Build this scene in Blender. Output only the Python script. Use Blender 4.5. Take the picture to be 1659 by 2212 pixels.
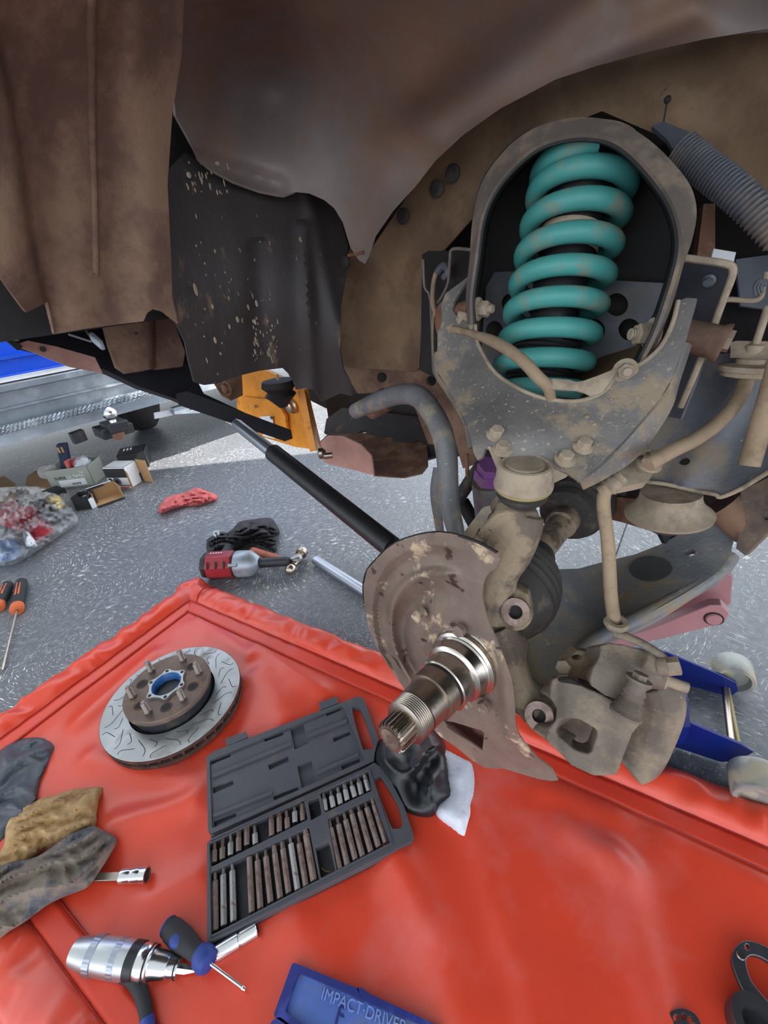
import bpy, bmesh, math, random
import numpy as np
from mathutils import Vector, Matrix, noise
from mathutils.geometry import delaunay_2d_cdt

random.seed(7)
SC = bpy.context.scene
COL = SC.collection
for _o in list(bpy.data.objects): bpy.data.objects.remove(_o)

# ---------------------------------------------------------------- camera
FPX, PITCH, ROLL, CH = 920.0, math.radians(29), math.radians(-6), .85
_cr, _sr, _cp, _sp = math.cos(ROLL), math.sin(ROLL), math.cos(PITCH), math.sin(PITCH)
C0 = np.array([0, 0, CH])
cam = bpy.data.objects.new('camera', bpy.data.cameras.new('camera'))
COL.objects.link(cam)
cam.matrix_world = Matrix(((_cr, -_sr, 0, 0), (_sr*_sp, _cr*_sp, -_cp, 0), (_sr*_cp, _cr*_cp, _sp, CH), (0, 0, 0, 1)))
cam.data.sensor_fit = 'HORIZONTAL'; cam.data.sensor_width = 36; cam.data.lens = 36*FPX/1659
cam.data.clip_start = .01
SC.camera = cam

# ---------------------------------------------------------------- world, sun, exposure
w = bpy.data.worlds.new('world'); SC.world = w; w.use_nodes = True
wn = w.node_tree; wn.nodes.clear()
wo = wn.nodes.new('ShaderNodeOutputWorld'); wb = wn.nodes.new('ShaderNodeBackground')
wb.inputs[0].default_value = (.86, .93, 1, 1); wb.inputs[1].default_value = 1.15
wn.links.new(wb.outputs[0], wo.inputs[0])
SUND = Vector((-.50, .15, -.85)).normalized()
sun = bpy.data.objects.new('sun', bpy.data.lights.new('sun', 'SUN')); COL.objects.link(sun)
sun.rotation_euler = SUND.to_track_quat('-Z', 'Y').to_euler()
sun.data.energy = 4; sun.data.angle = .01; sun.data.color = (1, .95, .87)
SC.view_settings.view_transform = 'Standard'; SC.view_settings.look = 'None'
SC.view_settings.exposure = 1.35; SC.view_settings.gamma = 1
SC.view_settings.use_curve_mapping = False

# ---------------------------------------------------------------- geometry of the view (measuring only)
def ray(px, py):
    x = (px-829.5)/FPX; y = -(py-1106)/FPX
    xr = _cr*x-_sr*y; yr = _sr*x+_cr*y
    return np.array([xr, _cp+yr*_sp, -_sp+yr*_cp])
def P(px, py, d): return Vector(C0+d*ray(px, py))
def F(px, py, z=0.0):
    d = ray(px, py); return Vector(C0+(z-CH)/d[2]*d)
def dZ(px, py, z): return (z-CH)/ray(px, py)[2]
AX0 = np.array([.0794, .3884, .4162])                 # wheel centre behind the dust shield
LN = np.array([.66, .75, 0]); LN /= np.linalg.norm(LN)  # inboard
FN = np.array([-LN[1], LN[0], 0])                      # forward
def dQ(px, py, l): return float(((AX0-C0)@LN+l)/(ray(px, py)@LN))
def dW(px, py, f): return float(((AX0-C0)@FN+f)/(ray(px, py)@FN))
def VV(l, f, u): return Vector(AX0+LN*l+FN*f+np.array([0, 0, u]))
def cQ(px, py, l): return (px, py, dQ(px, py, l))
def cW(px, py, f): return (px, py, dW(px, py, f))
def cZ(px, py, z): return (px, py, dZ(px, py, z))
AL = Vector(LN); AF = Vector(FN); UP = Vector((0, 0, 1))

# ---------------------------------------------------------------- materials
def c(r, g, b):
    f = lambda v: (v/255/12.92 if v/255 <= .04045 else ((v/255+.055)/1.055)**2.4)
    return (f(r), f(g), f(b), 1)
def mat(name, col, rough=.6, metal=0, dust=None, amt=.45, ds=14, speck=None, samt=.3, ss=160, bump=.25, bs=70, var=.25, coat=0, stretch=None, spec=.5, drough=.9, dw=.14):
    m = bpy.data.materials.new(name); m.use_nodes = True
    nt = m.node_tree; N = nt.nodes; L = nt.links
    b = N['Principled BSDF']
    b.inputs['Metallic'].default_value = metal; b.inputs['Roughness'].default_value = rough
    b.inputs['Coat Weight'].default_value = coat; b.inputs['Specular IOR Level'].default_value = spec
    tc = N.new('ShaderNodeTexCoord'); src = tc.outputs['Object']
    if stretch:
        mp = N.new('ShaderNodeMapping'); mp.inputs['Scale'].default_value = stretch; L.new(src, mp.inputs[0]); src = mp.outputs[0]
    def nz(scale, detail=5, r=.6):
        n = N.new('ShaderNodeTexNoise'); n.inputs['Scale'].default_value = scale; n.inputs['Detail'].default_value = detail
        n.inputs['Roughness'].default_value = r; L.new(src, n.inputs['Vector']); return n.outputs['Fac']
    def ramp(fac, a, bb):
        r = N.new('ShaderNodeMapRange'); r.inputs[1].default_value = a; r.inputs[2].default_value = bb
        L.new(fac, r.inputs[0]); return r.outputs[0]
    def mix(fac, A, B, mode='MIX'):
        x = N.new('ShaderNodeMix'); x.data_type = 'RGBA'; x.blend_type = mode
        if isinstance(fac, float): x.inputs[0].default_value = fac
        else: L.new(fac, x.inputs[0])
        for i, v in ((6, A), (7, B)):
            if isinstance(v, tuple): x.inputs[i].default_value = v
            else: L.new(v, x.inputs[i])
        return x.outputs[2]
    out = col
    if var:
        f = ramp(nz(9), .3, .7); d1 = tuple(v*(1-var) for v in col[:3])+(1,); d2 = tuple(min(1, v*(1+var)) for v in col[:3])+(1,)
        out = mix(f, d1, d2)
    dm = None
    if dust:
        dm = ramp(nz(ds, 8, .68), .79-amt*.6-dw/2, .79-amt*.6+dw/2)
        out = mix(dm, out, dust)
        rr = N.new('ShaderNodeMapRange'); rr.inputs[3].default_value = rough; rr.inputs[4].default_value = drough
        L.new(dm, rr.inputs[0]); L.new(rr.outputs[0], b.inputs['Roughness'])
        if metal:
            r2 = N.new('ShaderNodeMapRange'); r2.inputs[3].default_value = metal; r2.inputs[4].default_value = 0
            L.new(dm, r2.inputs[0]); L.new(r2.outputs[0], b.inputs['Metallic'])
    if speck:
        out = mix(ramp(nz(ss, 3, .5), .80-samt*.4, .84-samt*.4), out, speck)
    if isinstance(out, tuple): b.inputs['Base Color'].default_value = out
    else: L.new(out, b.inputs['Base Color'])
    if bump:
        bp = N.new('ShaderNodeBump'); bp.inputs['Strength'].default_value = bump; bp.inputs['Distance'].default_value = .003
        L.new(nz(bs, 6, .65), bp.inputs['Height']); L.new(bp.outputs[0], b.inputs['Normal'])
    return m
DUST = c(150, 130, 106); MUD = c(150, 122, 94)
MT = dict(
    liner=mat('liner', c(104, 79, 67), .8, 0, c(132, 106, 86), .45, 9, var=.2, bump=.5, bs=60, speck=c(70, 58, 50), samt=.15, ss=90),
    liner_dark=mat('liner_dark', c(52, 46, 46), .6, 0, c(128, 104, 82), .22, 11, bump=.35, stretch=(1.6, 1.6, .6), speck=c(150, 130, 105), samt=.22, ss=70),
    arch=mat('arch', c(112, 100, 96), .6, 0, c(118, 92, 74), .42, 3.2, var=.15, bump=.12, bs=40),
    apron=mat('apron', c(122, 97, 73), .75, 0, c(100, 78, 60), .4, 7, bump=.3, speck=c(80, 65, 50), samt=.2, ss=90),
    hoop=mat('hoop', c(104, 94, 88), .6, .1, c(140, 122, 102), .4, 12, bump=.4, speck=c(160, 142, 118), samt=.2),
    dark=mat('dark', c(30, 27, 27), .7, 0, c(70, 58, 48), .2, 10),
    tower=mat('tower', c(92, 95, 103), .45, .1, c(130, 116, 98), .25, 6, bump=.15),
    arm=mat('arm', c(116, 112, 110), .5, .1, c(146, 130, 110), .42, 12, speck=c(158, 148, 132), samt=.42, ss=190, bump=.5, dw=.08),
    lower=mat('lower', c(128, 130, 134), .5, .1, c(150, 134, 108), .45, 9, speck=c(180, 168, 146), samt=.3, ss=110, bump=.5),
    rail=mat('rail', c(96, 98, 105), .42, .15, c(138, 120, 98), .36, 6, bump=.3, speck=c(180, 165, 140), samt=.2),
    dusty=mat('dusty', c(142, 127, 110), .85, 0, c(166, 150, 130), .5, 25, bump=.5, speck=c(110, 96, 80), samt=.2),
    cast=mat('cast', c(108, 94, 82), .7, .1, c(152, 134, 112), .48, 18, bump=.6, bs=120, dw=.08, speck=c(190, 176, 150), samt=.2, ss=200),
    cal=mat('cal', c(118, 106, 96), .65, .2, c(148, 132, 112), .45, 16, bump=.6, bs=150, speck=c(176, 160, 138), samt=.2, ss=220),
    shield=mat('shield', c(126, 108, 98), .5, .2, c(188, 166, 138), .36, 13, bump=.5, bs=50, speck=c(74, 52, 46), samt=.36, ss=34, dw=.05, var=.35),
    teal=mat('teal', c(72, 150, 145), .5, 0, c(132, 136, 116), .34, 18, bump=.12, var=.12),
    black=mat('black', c(28, 28, 31), .45, 0, c(80, 74, 68), .2, 25, bump=.1),
    rubber=mat('rubber', c(58, 54, 52), .7, 0, c(110, 98, 84), .28, 14, bump=.2),
    hose=mat('hose', c(156, 134, 110), .85, 0, c(132, 112, 92), .35, 40, bump=.3),
    sway=mat('sway', c(112, 111, 113), .5, .1, c(150, 136, 118), .35, 22, speck=c(185, 175, 160), samt=.3, ss=180, bump=.4),
    steel=mat('steel', c(186, 178, 170), .22, 1, bump=.05, var=.2, bs=200),
    steel_dark=mat('steel_dark', c(172, 160, 148), .3, 1, bump=.1, var=.3, bs=200),
    chrome=mat('chrome', c(218, 218, 220), .22, 1, bump=.03, var=.05),
    alu=mat('alu', c(168, 174, 186), .34, .85, bump=.04, var=.06),
    eyem=mat('eyem', c(122, 104, 98), .3, .9, c(150, 132, 112), .35, 60, bump=.2),
    patch=mat('patch', c(76, 76, 78), .7, 0, c(90, 84, 76), .2, 40),
    galv=mat('galv', c(150, 158, 168), .42, .6, c(196, 200, 202), .35, 3, bump=.1),
    rust=mat('rust', c(120, 84, 66), .8, .1, c(150, 118, 92), .4, 20, bump=.5),
    pinkmetal=mat('pinkmetal', c(186, 142, 130), .6, 0, c(160, 120, 104), .35, 10),
    orange=mat('orange', c(232, 150, 44), .5, 0, c(150, 92, 40), .25, 14, bump=.2),
    purple=mat('purple', c(160, 104, 172), .4, .4, c(150, 120, 120), .3, 20),
    blue=mat('blue', c(12, 32, 112), .35, 0, var=.08, coat=.3, bump=.05),
    mauve=mat('mauve', c(176, 132, 136), .45, .1, var=.1, bump=.05),
    bluepaint=mat('bluepaint', c(18, 82, 210), .35, 0, var=.05, bump=.02, coat=.3),
    white=mat('white', c(226, 228, 232), .6, 0, var=.04, bump=.05),
    card=mat('card', c(178, 140, 100), .85, 0, var=.1, bump=.1),
    cardgrey=mat('cardgrey', c(150, 154, 146), .7, 0, var=.05, bump=.05),
    cardblack=mat('cardblack', c(34, 35, 38), .6, 0, var=.1, bump=.05),
    navy=mat('navy', c(24, 34, 66), .6, 0, var=.2, bump=.1),
    green=mat('green', c(70, 170, 80), .6, 0, var=.1, bump=.05),
    stud=mat('stud', c(128, 118, 112), .4, .8, bump=.1, var=.2),
    roller=mat('roller', c(150, 152, 148), .5, .4, c(176, 168, 146), .45, 14, dw=.08),
    casep=mat('casep', c(78, 78, 85), .48, 0, c(104, 94, 86), .2, 20, bump=.12, var=.1),
    satin=mat('satin', c(196, 198, 202), .34, .9, bump=.03, var=.05),
    bletter=mat('bletter', c(124, 148, 212), .4, var=.05),
    bit=mat('bit', c(136, 120, 114), .4, .8, c(108, 82, 72), .36, 60, bump=.3, bs=250),
    bit2=mat('bit2', c(160, 158, 158), .34, .9, c(110, 84, 72), .28, 80, bump=.3, bs=250),
    grip=mat('grip', c(40, 40, 44), .7, 0, var=.1, bump=.15, bs=300),
    gripblue=mat('gripblue', c(38, 62, 140), .55, 0, var=.1, bump=.1),
    orangep=mat('orangep', c(214, 106, 60), .45, 0, var=.1, bump=.05),
    redp=mat('redp', c(146, 34, 44), .45, 0, c(90, 24, 26), .2, 20, var=.1, bump=.1),
    ragred=mat('ragred', c(206, 104, 104), .95, 0, c(180, 84, 84), .4, 30, bump=.5, bs=300),
    ragblack=mat('ragblack', c(46, 44, 50), .92, 0, c(68, 66, 72), .3, 30, bump=.5, bs=300),
    nitrile=mat('nitrile', c(28, 30, 34), .34, 0, c(60, 64, 70), .2, 30, bump=.3, bs=60),
    nitrile2=mat('nitrile2', c(72, 78, 88), .42, 0, c(96, 98, 102), .3, 25, bump=.3, bs=60),
    paper=mat('paper', c(214, 218, 232), .9, 0, c(190, 194, 210), .3, 30, bump=.4, bs=200),
    brownpaper=mat('brownpaper', c(186, 152, 106), .85, 0, c(126, 92, 60), .35, 16, bump=.4, bs=120),
    raggrey=mat('raggrey', c(138, 124, 112), .95, 0, c(84, 88, 98), .4, 13, bump=.6, bs=260),
    bluecase=mat('bluecase', c(34, 44, 120), .4, 0, c(60, 70, 150), .3, 30, bump=.1),
    bluecase2=mat('bluecase2', c(84, 112, 186), .4, 0, c(100, 108, 130), .35, 20, bump=.25),
    grease=mat('grease', c(34, 96, 164), .28, 0, c(60, 110, 160), .3, 60, bump=.8, bs=120, drough=.3),
    hub=mat('hub', c(110, 94, 86), .5, .5, c(132, 110, 92), .35, 30, bump=.3),
    rotorf=mat('rotorf', c(152, 154, 155), .38, .7, c(132, 130, 126), .3, 10, bump=.06, drough=.45),
    rotore=mat('rotore', c(70, 50, 46), .7, .2, c(96, 66, 54), .4, 30, bump=.4),
    tyre=mat('tyre', c(36, 35, 36), .8, 0, c(60, 56, 52), .3, 8, bump=.2),
    beamdark=mat('beamdark', c(32, 34, 40), .5, 0, c(80, 66, 56), .25, 8),
    yellow=mat('yellow', c(160, 144, 96), .5, .1, var=.1),
    clearp=None)

# ---------------------------------------------------------------- object helpers
ROOT = {}
def E(name, label, cat, loc, group=None):
    o = bpy.data.objects.new(name, None); COL.objects.link(o); o.location = loc; o.empty_display_size = .05
    o['label'] = label; o['category'] = cat
    if group: o['group'] = group
    ROOT[o.name] = Vector(loc); return o
def fin(name, bm, m, parent=None, label=None, cat=None, group=None, kind=None, base=None, sharp=.65, bevel=0, mods=None, normals=True):
    if isinstance(bm, G): bm = bm.bm
    if normals: bmesh.ops.recalc_face_normals(bm, faces=bm.faces)
    for f in bm.faces: f.smooth = True
    for e in bm.edges:
        if len(e.link_faces) == 2:
            try: e.smooth = e.calc_face_angle() < sharp
            except ValueError: pass
    if parent is not None: off = ROOT[parent.name]
    elif base is not None: off = Vector(base)
    else:
        xs = [v.co for v in bm.verts]
        off = Vector((sum(v.x for v in xs)/len(xs), sum(v.y for v in xs)/len(xs), min(v.z for v in xs)))
    bmesh.ops.translate(bm, vec=-off, verts=bm.verts)
    me = bpy.data.meshes.new(name); bm.to_mesh(me); bm.free()
    o = bpy.data.objects.new(name, me); COL.objects.link(o); me.materials.append(MT[m] if isinstance(m, str) else m)
    if parent is not None: o.parent = parent
    else: o.location = off
    ROOT[o.name] = off
    if label: o['label'] = label
    if cat: o['category'] = cat
    if group: o['group'] = group
    if kind: o['kind'] = kind
    if bevel:
        md = o.modifiers.new('bevel', 'BEVEL'); md.width = bevel; md.segments = 2; md.limit_method = 'ANGLE'; md.angle_limit = .7
    if mods == 'cast': pass
    return o
def cast(name, g, m, parent, vox=.003, smooth=6, **k):
    o = fin(name, g, m, parent, **k)
    r = o.modifiers.new('r', 'REMESH'); r.mode = 'VOXEL'; r.voxel_size = vox; r.use_smooth_shade = True
    s = o.modifiers.new('s', 'SMOOTH'); s.factor = .5; s.iterations = smooth
    return o

def catmull(pts, n):
    pts = [np.array(p, float) for p in pts]
    if len(pts) < 3 or n <= 1: return [tuple(p) for p in pts]
    q = [2*pts[0]-pts[1]]+pts+[2*pts[-1]-pts[-2]]; out = []
    for i in range(1, len(q)-2):
        for k in range(n):
            t = k/n
            out.append(tuple(.5*((2*q[i])+(-q[i-1]+q[i+1])*t+(2*q[i-1]-5*q[i]+4*q[i+1]-q[i+2])*t*t+(-q[i-1]+3*q[i]-3*q[i+1]+q[i+2])*t**3)))
    out.append(tuple(pts[-1])); return out
def closed(pts, n):
    pts = [np.array(p, float) for p in pts]; m = len(pts); out = []
    for i in range(m):
        a, b, cc, d = pts[i-1], pts[i], pts[(i+1) % m], pts[(i+2) % m]
        for k in range(n):
            t = k/n
            out.append(tuple(.5*((2*b)+(-a+cc)*t+(2*a-5*b+4*cc-d)*t*t+(-a+3*b-3*cc+d)*t**3)))
    return out
def resample(pts, step):
    out = []
    for i in range(len(pts)):
        a = np.array(pts[i], float)[:2]; b = np.array(pts[(i+1) % len(pts)], float)[:2]
        n = max(1, int(round(np.linalg.norm(b-a)/step)))
        for k in range(n): out.append(tuple(a+(b-a)*k/n))
    return out
def inside(X, Y, poly):
    r = np.zeros(X.shape, bool); n = len(poly)
    for i in range(n):
        x1, y1 = poly[i]; x2, y2 = poly[(i+1) % n]
        if y1 == y2: continue
        cnd = ((y1 > Y) != (y2 > Y)) & (X < (x2-x1)*(Y-y1)/(y2-y1)+x1)
        r ^= cnd
    return r
def edist(X, Y, poly):
    d = np.full(X.shape, 1e9); n = len(poly)
    for i in range(n):
        a = np.array(poly[i]); b = np.array(poly[(i+1) % n]); ab = b-a; L2 = (ab@ab) or 1e-9
        t = np.clip(((X-a[0])*ab[0]+(Y-a[1])*ab[1])/L2, 0, 1)
        d = np.minimum(d, np.hypot(X-a[0]-t*ab[0], Y-a[1]-t*ab[1]))
    return d
def tri2d(outline, holes, step):
    """points and triangles filling an outline with holes"""
    ol = resample(outline, step); hs = [resample(h, step*.8) for h in holes]
    pts = list(ol); edges = [(i, (i+1) % len(ol)) for i in range(len(ol))]
    for h in hs:
        b0 = len(pts); pts += h; edges += [(b0+i, b0+(i+1) % len(h)) for i in range(len(h))]
    xs = [p[0] for p in ol]; ys = [p[1] for p in ol]
    gx = np.arange(min(xs), max(xs), step); gy = np.arange(min(ys), max(ys), step*.87)
    X, Y = np.meshgrid(gx, gy); X = X.copy(); X[1::2] += step/2; X = X.ravel(); Y = Y.ravel()
    k = inside(X, Y, ol) & (edist(X, Y, ol) > step*.45)
    for h in hs: k &= ~inside(X, Y, h) & (edist(X, Y, h) > step*.4)
    pts += list(zip(X[k], Y[k]))
    r = delaunay_2d_cdt([Vector((float(a), float(b))) for a, b in pts], edges, [], 0, 1e-5)
    V = np.array([(v.x, v.y) for v in r[0]]); T = np.array([t for t in r[2] if len(t) == 3])
    cx = V[T].mean(1); k = inside(cx[:, 0], cx[:, 1], ol)
    for h in hs: k &= ~inside(cx[:, 0], cx[:, 1], h)
    return V, T[k], ol
class RBF:
    def __init__(s, ctrl):
        A = np.array(ctrl, float); s.p = A[:, :2]/1000; n = len(A)
        s.aff = n >= 3
        K = s.k(np.linalg.norm(s.p[:, None]-s.p[None], axis=2))+1e-6*np.eye(n)
        if s.aff:
            Pm = np.c_[np.ones(n), s.p]; M = np.block([[K, Pm], [Pm.T, np.zeros((3, 3))]])
            s.w = np.linalg.lstsq(M, np.r_[A[:, 2], 0, 0, 0], rcond=None)[0]
        else: s.cst = A[:, 2].mean()
    def k(s, r): return np.where(r > 0, r*r*np.log(np.maximum(r, 1e-9)), 0)
    def __call__(s, X, Y):
        X = np.atleast_1d(np.array(X, float)); Y = np.atleast_1d(np.array(Y, float))
        if not s.aff: return np.full(X.shape, s.cst)
        q = np.c_[X, Y]/1000; K = s.k(np.linalg.norm(q[:, None]-s.p[None], axis=2))
        n = len(s.p); return K@s.w[:n]+s.w[n]+q@s.w[n+1:]

class G:
    def __init__(s): s.bm = bmesh.new()
    def blob(s, q, r, sx, sy, sz):
        M = Matrix(((AL.x*sx, AF.x*sy, 0, q[0]), (AL.y*sx, AF.y*sy, 0, q[1]), (0, 0, sz, q[2]), (0, 0, 0, 1)))
        bmesh.ops.create_uvsphere(s.bm, u_segments=8, v_segments=6, radius=r, matrix=M); return s
    def tube(s, pts, r, seg=12, n=1, cap=True, squash=None):
        pts = [tuple(p) for p in pts]
        rr = list(r) if isinstance(r, (list, tuple)) else [r]*len(pts)
        q = catmull([p+(x,) for p, x in zip(pts, rr)], n)
        P3 = [Vector(a[:3]) for a in q]; rr = [a[3] for a in q]
        t = (P3[1]-P3[0]).normalized(); u = t.orthogonal().normalized()
        if squash: u = (Vector(squash[0])-t*Vector(squash[0]).dot(t)).normalized()
        rings = []
        for i, p in enumerate(P3):
            t = (P3[min(i+1, len(P3)-1)]-P3[max(i-1, 0)]).normalized()
            u = (u-t*u.dot(t)).normalized(); v = t.cross(u)
            k = squash[1] if squash else 1
            rings.append([s.bm.verts.new(p+(u*math.cos(a)*k+v*math.sin(a))*rr[i]) for a in [2*math.pi*j/seg for j in range(seg)]])
        for a, b in zip(rings, rings[1:]):
            for j in range(seg): s.bm.faces.new((a[j], a[(j+1) % seg], b[(j+1) % seg], b[j]))
        if cap: s.bm.faces.new(rings[0][::-1]); s.bm.faces.new(rings[-1])
        return s
    def lathe(s, o, ax, prof, seg=28, cap=True, ref=None, teeth=None):
        o = Vector(o); ax = Vector(ax).normalized()
        u = ax.orthogonal().normalized() if ref is None else (Vector(ref)-ax*Vector(ref).dot(ax)).normalized()
        v = ax.cross(u); rings = []
        for t, r in prof:
            ring = []
            for j in range(seg):
                a = 2*math.pi*j/seg; k = r
                if teeth and t >= teeth[0] and t <= teeth[1] and j % 4 < 2: k = r*teeth[2]
                ring.append(s.bm.verts.new(o+ax*t+(u*math.cos(a)+v*math.sin(a))*max(k, 1e-5)))
            rings.append(ring)
        for a, b in zip(rings, rings[1:]):
            for j in range(seg): s.bm.faces.new((a[j], a[(j+1) % seg], b[(j+1) % seg], b[j]))
        if cap: s.bm.faces.new(rings[0][::-1]); s.bm.faces.new(rings[-1])
        return s
    def ring(s, o, ax, prof, seg=32):   # closed profile (annulus)
        return s.lathe(o, ax, prof+[prof[0]], seg, cap=False)
    def box(s, o, X, Y, Z):             # o corner, three edge vectors
        o, X, Y, Z = map(Vector, (o, X, Y, Z))
        v = [s.bm.verts.new(o+X*i+Y*j+Z*k) for i in (0, 1) for j in (0, 1) for k in (0, 1)]
        for f in ((0, 1, 3, 2), (4, 6, 7, 5), (0, 4, 5, 1), (2, 3, 7, 6), (0, 2, 6, 4), (1, 5, 7, 3)): s.bm.faces.new([v[i] for i in f])
        return s
    def bar(s, a, b, wv, hv):           # box from a to b, cross vectors
        a, b, wv, hv = map(Vector, (a, b, wv, hv)); return s.box(a-wv/2-hv/2, b-a, wv, hv)
    def thick(s, V3, T, off):
        n = len(V3); a = [s.bm.verts.new(Vector(p)) for p in V3]; b = [s.bm.verts.new(Vector(p)) for p in off]
        ec = {}
        for t in T:
            t = [int(x) for x in t]
            s.bm.faces.new([a[i] for i in t]); s.bm.faces.new([b[i] for i in t[::-1]])
            for i in range(3):
                e = (t[i], t[(i+1) % 3]); ec[e] = 1
        for (i, j) in ec:
            if (j, i) not in ec:
                try: s.bm.faces.new((a[j], a[i], b[i], b[j]))
                except ValueError: pass
        return s
    def sheet(s, outline, ctrl, holes=(), th=.003, step=16, extra=None, smooth=0):
        """plate with outline and depth: a curved sheet of real thickness"""
        if smooth: outline = closed(outline, smooth)
        V, T, ol = tri2d([p[:2] for p in outline], holes, step)
        d = (ctrl if callable(ctrl) else RBF(ctrl))(V[:, 0], V[:, 1])
        if extra is not None: d = d-extra(V[:, 0], V[:, 1])
        R = np.array([ray(x, y) for x, y in V]); V3 = C0+R*d[:, None]
        nr = np.zeros_like(V3); A, B, Cc = V3[T[:, 0]], V3[T[:, 1]], V3[T[:, 2]]; fn = np.cross(B-A, Cc-A)
        for k in range(3): np.add.at(nr, T[:, k], fn)
        nr /= np.linalg.norm(nr, axis=1)[:, None]+1e-12
        sg = np.sign((nr*R).sum(1)); nr *= sg[:, None]      # away from the viewer side
        return s.thick(V3, T, V3+nr*th)
    def slab(s, pts, holes, ext, step=None):
        """flat outline (3D points on a plane) with holes, extruded along ext"""
        pts = [Vector(p) for p in pts]; o = pts[0]; ext = Vector(ext)
        nrm = ext.normalized(); u = nrm.orthogonal().normalized(); v = nrm.cross(u)
        f = lambda p: ((Vector(p)-o).dot(u), (Vector(p)-o).dot(v)); h = (pts[0]-o).dot(nrm)
        o2 = [f(p) for p in pts]; size = max(max(p[0] for p in o2)-min(p[0] for p in o2), max(p[1] for p in o2)-min(p[1] for p in o2))
        V, T, ol = tri2d(o2, [[f(p) for p in hh] for hh in holes], step or size*10)
        V3 = [o+u*float(a)+v*float(b) for a, b in V]
        return s.thick(V3, T, [p+ext for p in V3])
    def strip(s, A, B, th=.002, n=4, m=3):
        A = catmull([tuple(p) for p in A], n); B = catmull([tuple(p) for p in B], n); k = min(len(A), len(B))
        A = [Vector(A[round(i*(len(A)-1)/(k-1))]) for i in range(k)]; B = [Vector(B[round(i*(len(B)-1)/(k-1))]) for i in range(k)]
        V = [a.lerp(b, j/m) for a, b in zip(A, B) for j in range(m+1)]; T = []
        for i in range(k-1):
            for j in range(m):
                q = i*(m+1)+j; T += [(q, q+1, q+m+2), (q, q+m+2, q+m+1)]
        V3 = np.array([tuple(p) for p in V]); T = np.array(T)
        nr = np.zeros_like(V3); fn = np.cross(V3[T[:, 1]]-V3[T[:, 0]], V3[T[:, 2]]-V3[T[:, 0]])
        for q in range(3): np.add.at(nr, T[:, q], fn)
        nr /= np.linalg.norm(nr, axis=1)[:, None]+1e-12
        return s.thick(V3, T, V3+nr*th)
    def bolt(s, o, ax, r=.008, h=.006, washer=True, stud=0):
        pr = []
        if washer: s.lathe(o, ax, [(0, r*1.45), (h*.25, r*1.45), (h*.4, r*1.1)], 20)
        s.lathe(Vector(o)+Vector(ax).normalized()*h*.2, ax, [(0, r), (h, r), (h*1.12, r*.86)], 6)
        s.lathe(Vector(o)+Vector(ax).normalized()*h*1.25, ax, [(0, r*.7), (.0006, r*.62)], 14)
        if stud:
            s.lathe(Vector(o)+Vector(ax).normalized()*h, ax, [(i*stud/8, r*(.55 if i % 2 else .48)) for i in range(9)], 12)
        return s
    def ball(s, o, r, seg=16, sc=(1, 1, 1)):
        m = Matrix.Translation(Vector(o)) @ Matrix.Diagonal((*sc, 1)); bmesh.ops.create_uvsphere(s.bm, u_segments=seg, v_segments=seg//2+2, radius=r, matrix=m); return s
def curve3(pts, ctrl):
    f = RBF(ctrl); return [P(p[0], p[1], float(f(p[0], p[1])[0])) for p in pts]
def rid(x, y, z=0): return 1-abs(noise.noise(Vector((x, y, z))))*2
def rag(name, outline, h, m, label, cat, fold=28, seed=0, z0=.004, th=.0018, step=7, edge=26, dirn=None, group=None, parent=None, holes=(), smooth=3, soft=False):
    """crumpled cloth resting on the ground: folds are geometry"""
    g = G(); ol = closed(outline, smooth) if smooth else outline
    V, T, o2 = tri2d(ol, holes, step); ed = edist(V[:, 0], V[:, 1], o2)
    e = np.clip(ed/edge, 0, 1)**.45; V3 = []
    dx, dy = dirn or (1, 0)
    for (x, y), k in zip(V, e):
        q = F(x, y, 0); a = (q.x*dx+q.y*dy)*.32; b = (-q.x*dy+q.y*dx)
        w1 = noise.noise(Vector((q.x*7, q.y*7, seed))); w2 = noise.noise(Vector((q.x*13, q.y*13, seed+4))); wq = w1*.05
        f1 = rid(a*fold*.5, b*fold*.5, seed) if soft else 1-abs(math.sin(b*fold*4.2+w1*8+w2*3)); f2 = 1-abs(math.sin((a*3+b*1.2)*fold*4+w2*7+w1*4)); f3 = rid(q.x*fold*3, q.y*fold*3, seed+9)
        z = z0+h*float(k)*((.30+.46*f1+.26*f2*(.6+w1)+.08*f3+.35*w1) if not soft else (.50+.42*noise.noise(Vector((a*fold*1.2, b*fold*1.2, seed)))+.30*(1-abs(math.sin(b*fold*2.2+w1*9)))+.14*f1))
        V3.append(tuple(F(x, y, z)))
    V3 = np.array(V3); g.thick(V3, T, V3-np.array([0, 0, th]))
    return fin(name, g, m, parent, label=label, cat=cat, group=group, sharp=1.2)
def text(name, s, size, o, X, Y, m, parent, ext=.0005, mirror=False):
    cu = bpy.data.curves.new(name, 'FONT'); cu.body = s; cu.size = size; cu.extrude = ext
    to = bpy.data.objects.new(name, cu); me = bpy.data.meshes.new_from_object(to); bpy.data.objects.remove(to)
    X = Vector(X).normalized(); Z = X.cross(Vector(Y)).normalized(); Y = Z.cross(X)
    off = ROOT[parent.name]
    M = Matrix(((X.x, Y.x, Z.x, o[0]-off.x), (X.y, Y.y, Z.y, o[1]-off.y), (X.z, Y.z, Z.z, o[2]-off.z), (0, 0, 0, 1)))
    me.transform(M); me.materials.append(MT[m]); ob = bpy.data.objects.new(name, me); COL.objects.link(ob); ob.parent = parent
    ROOT[ob.name] = off; return ob
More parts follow.
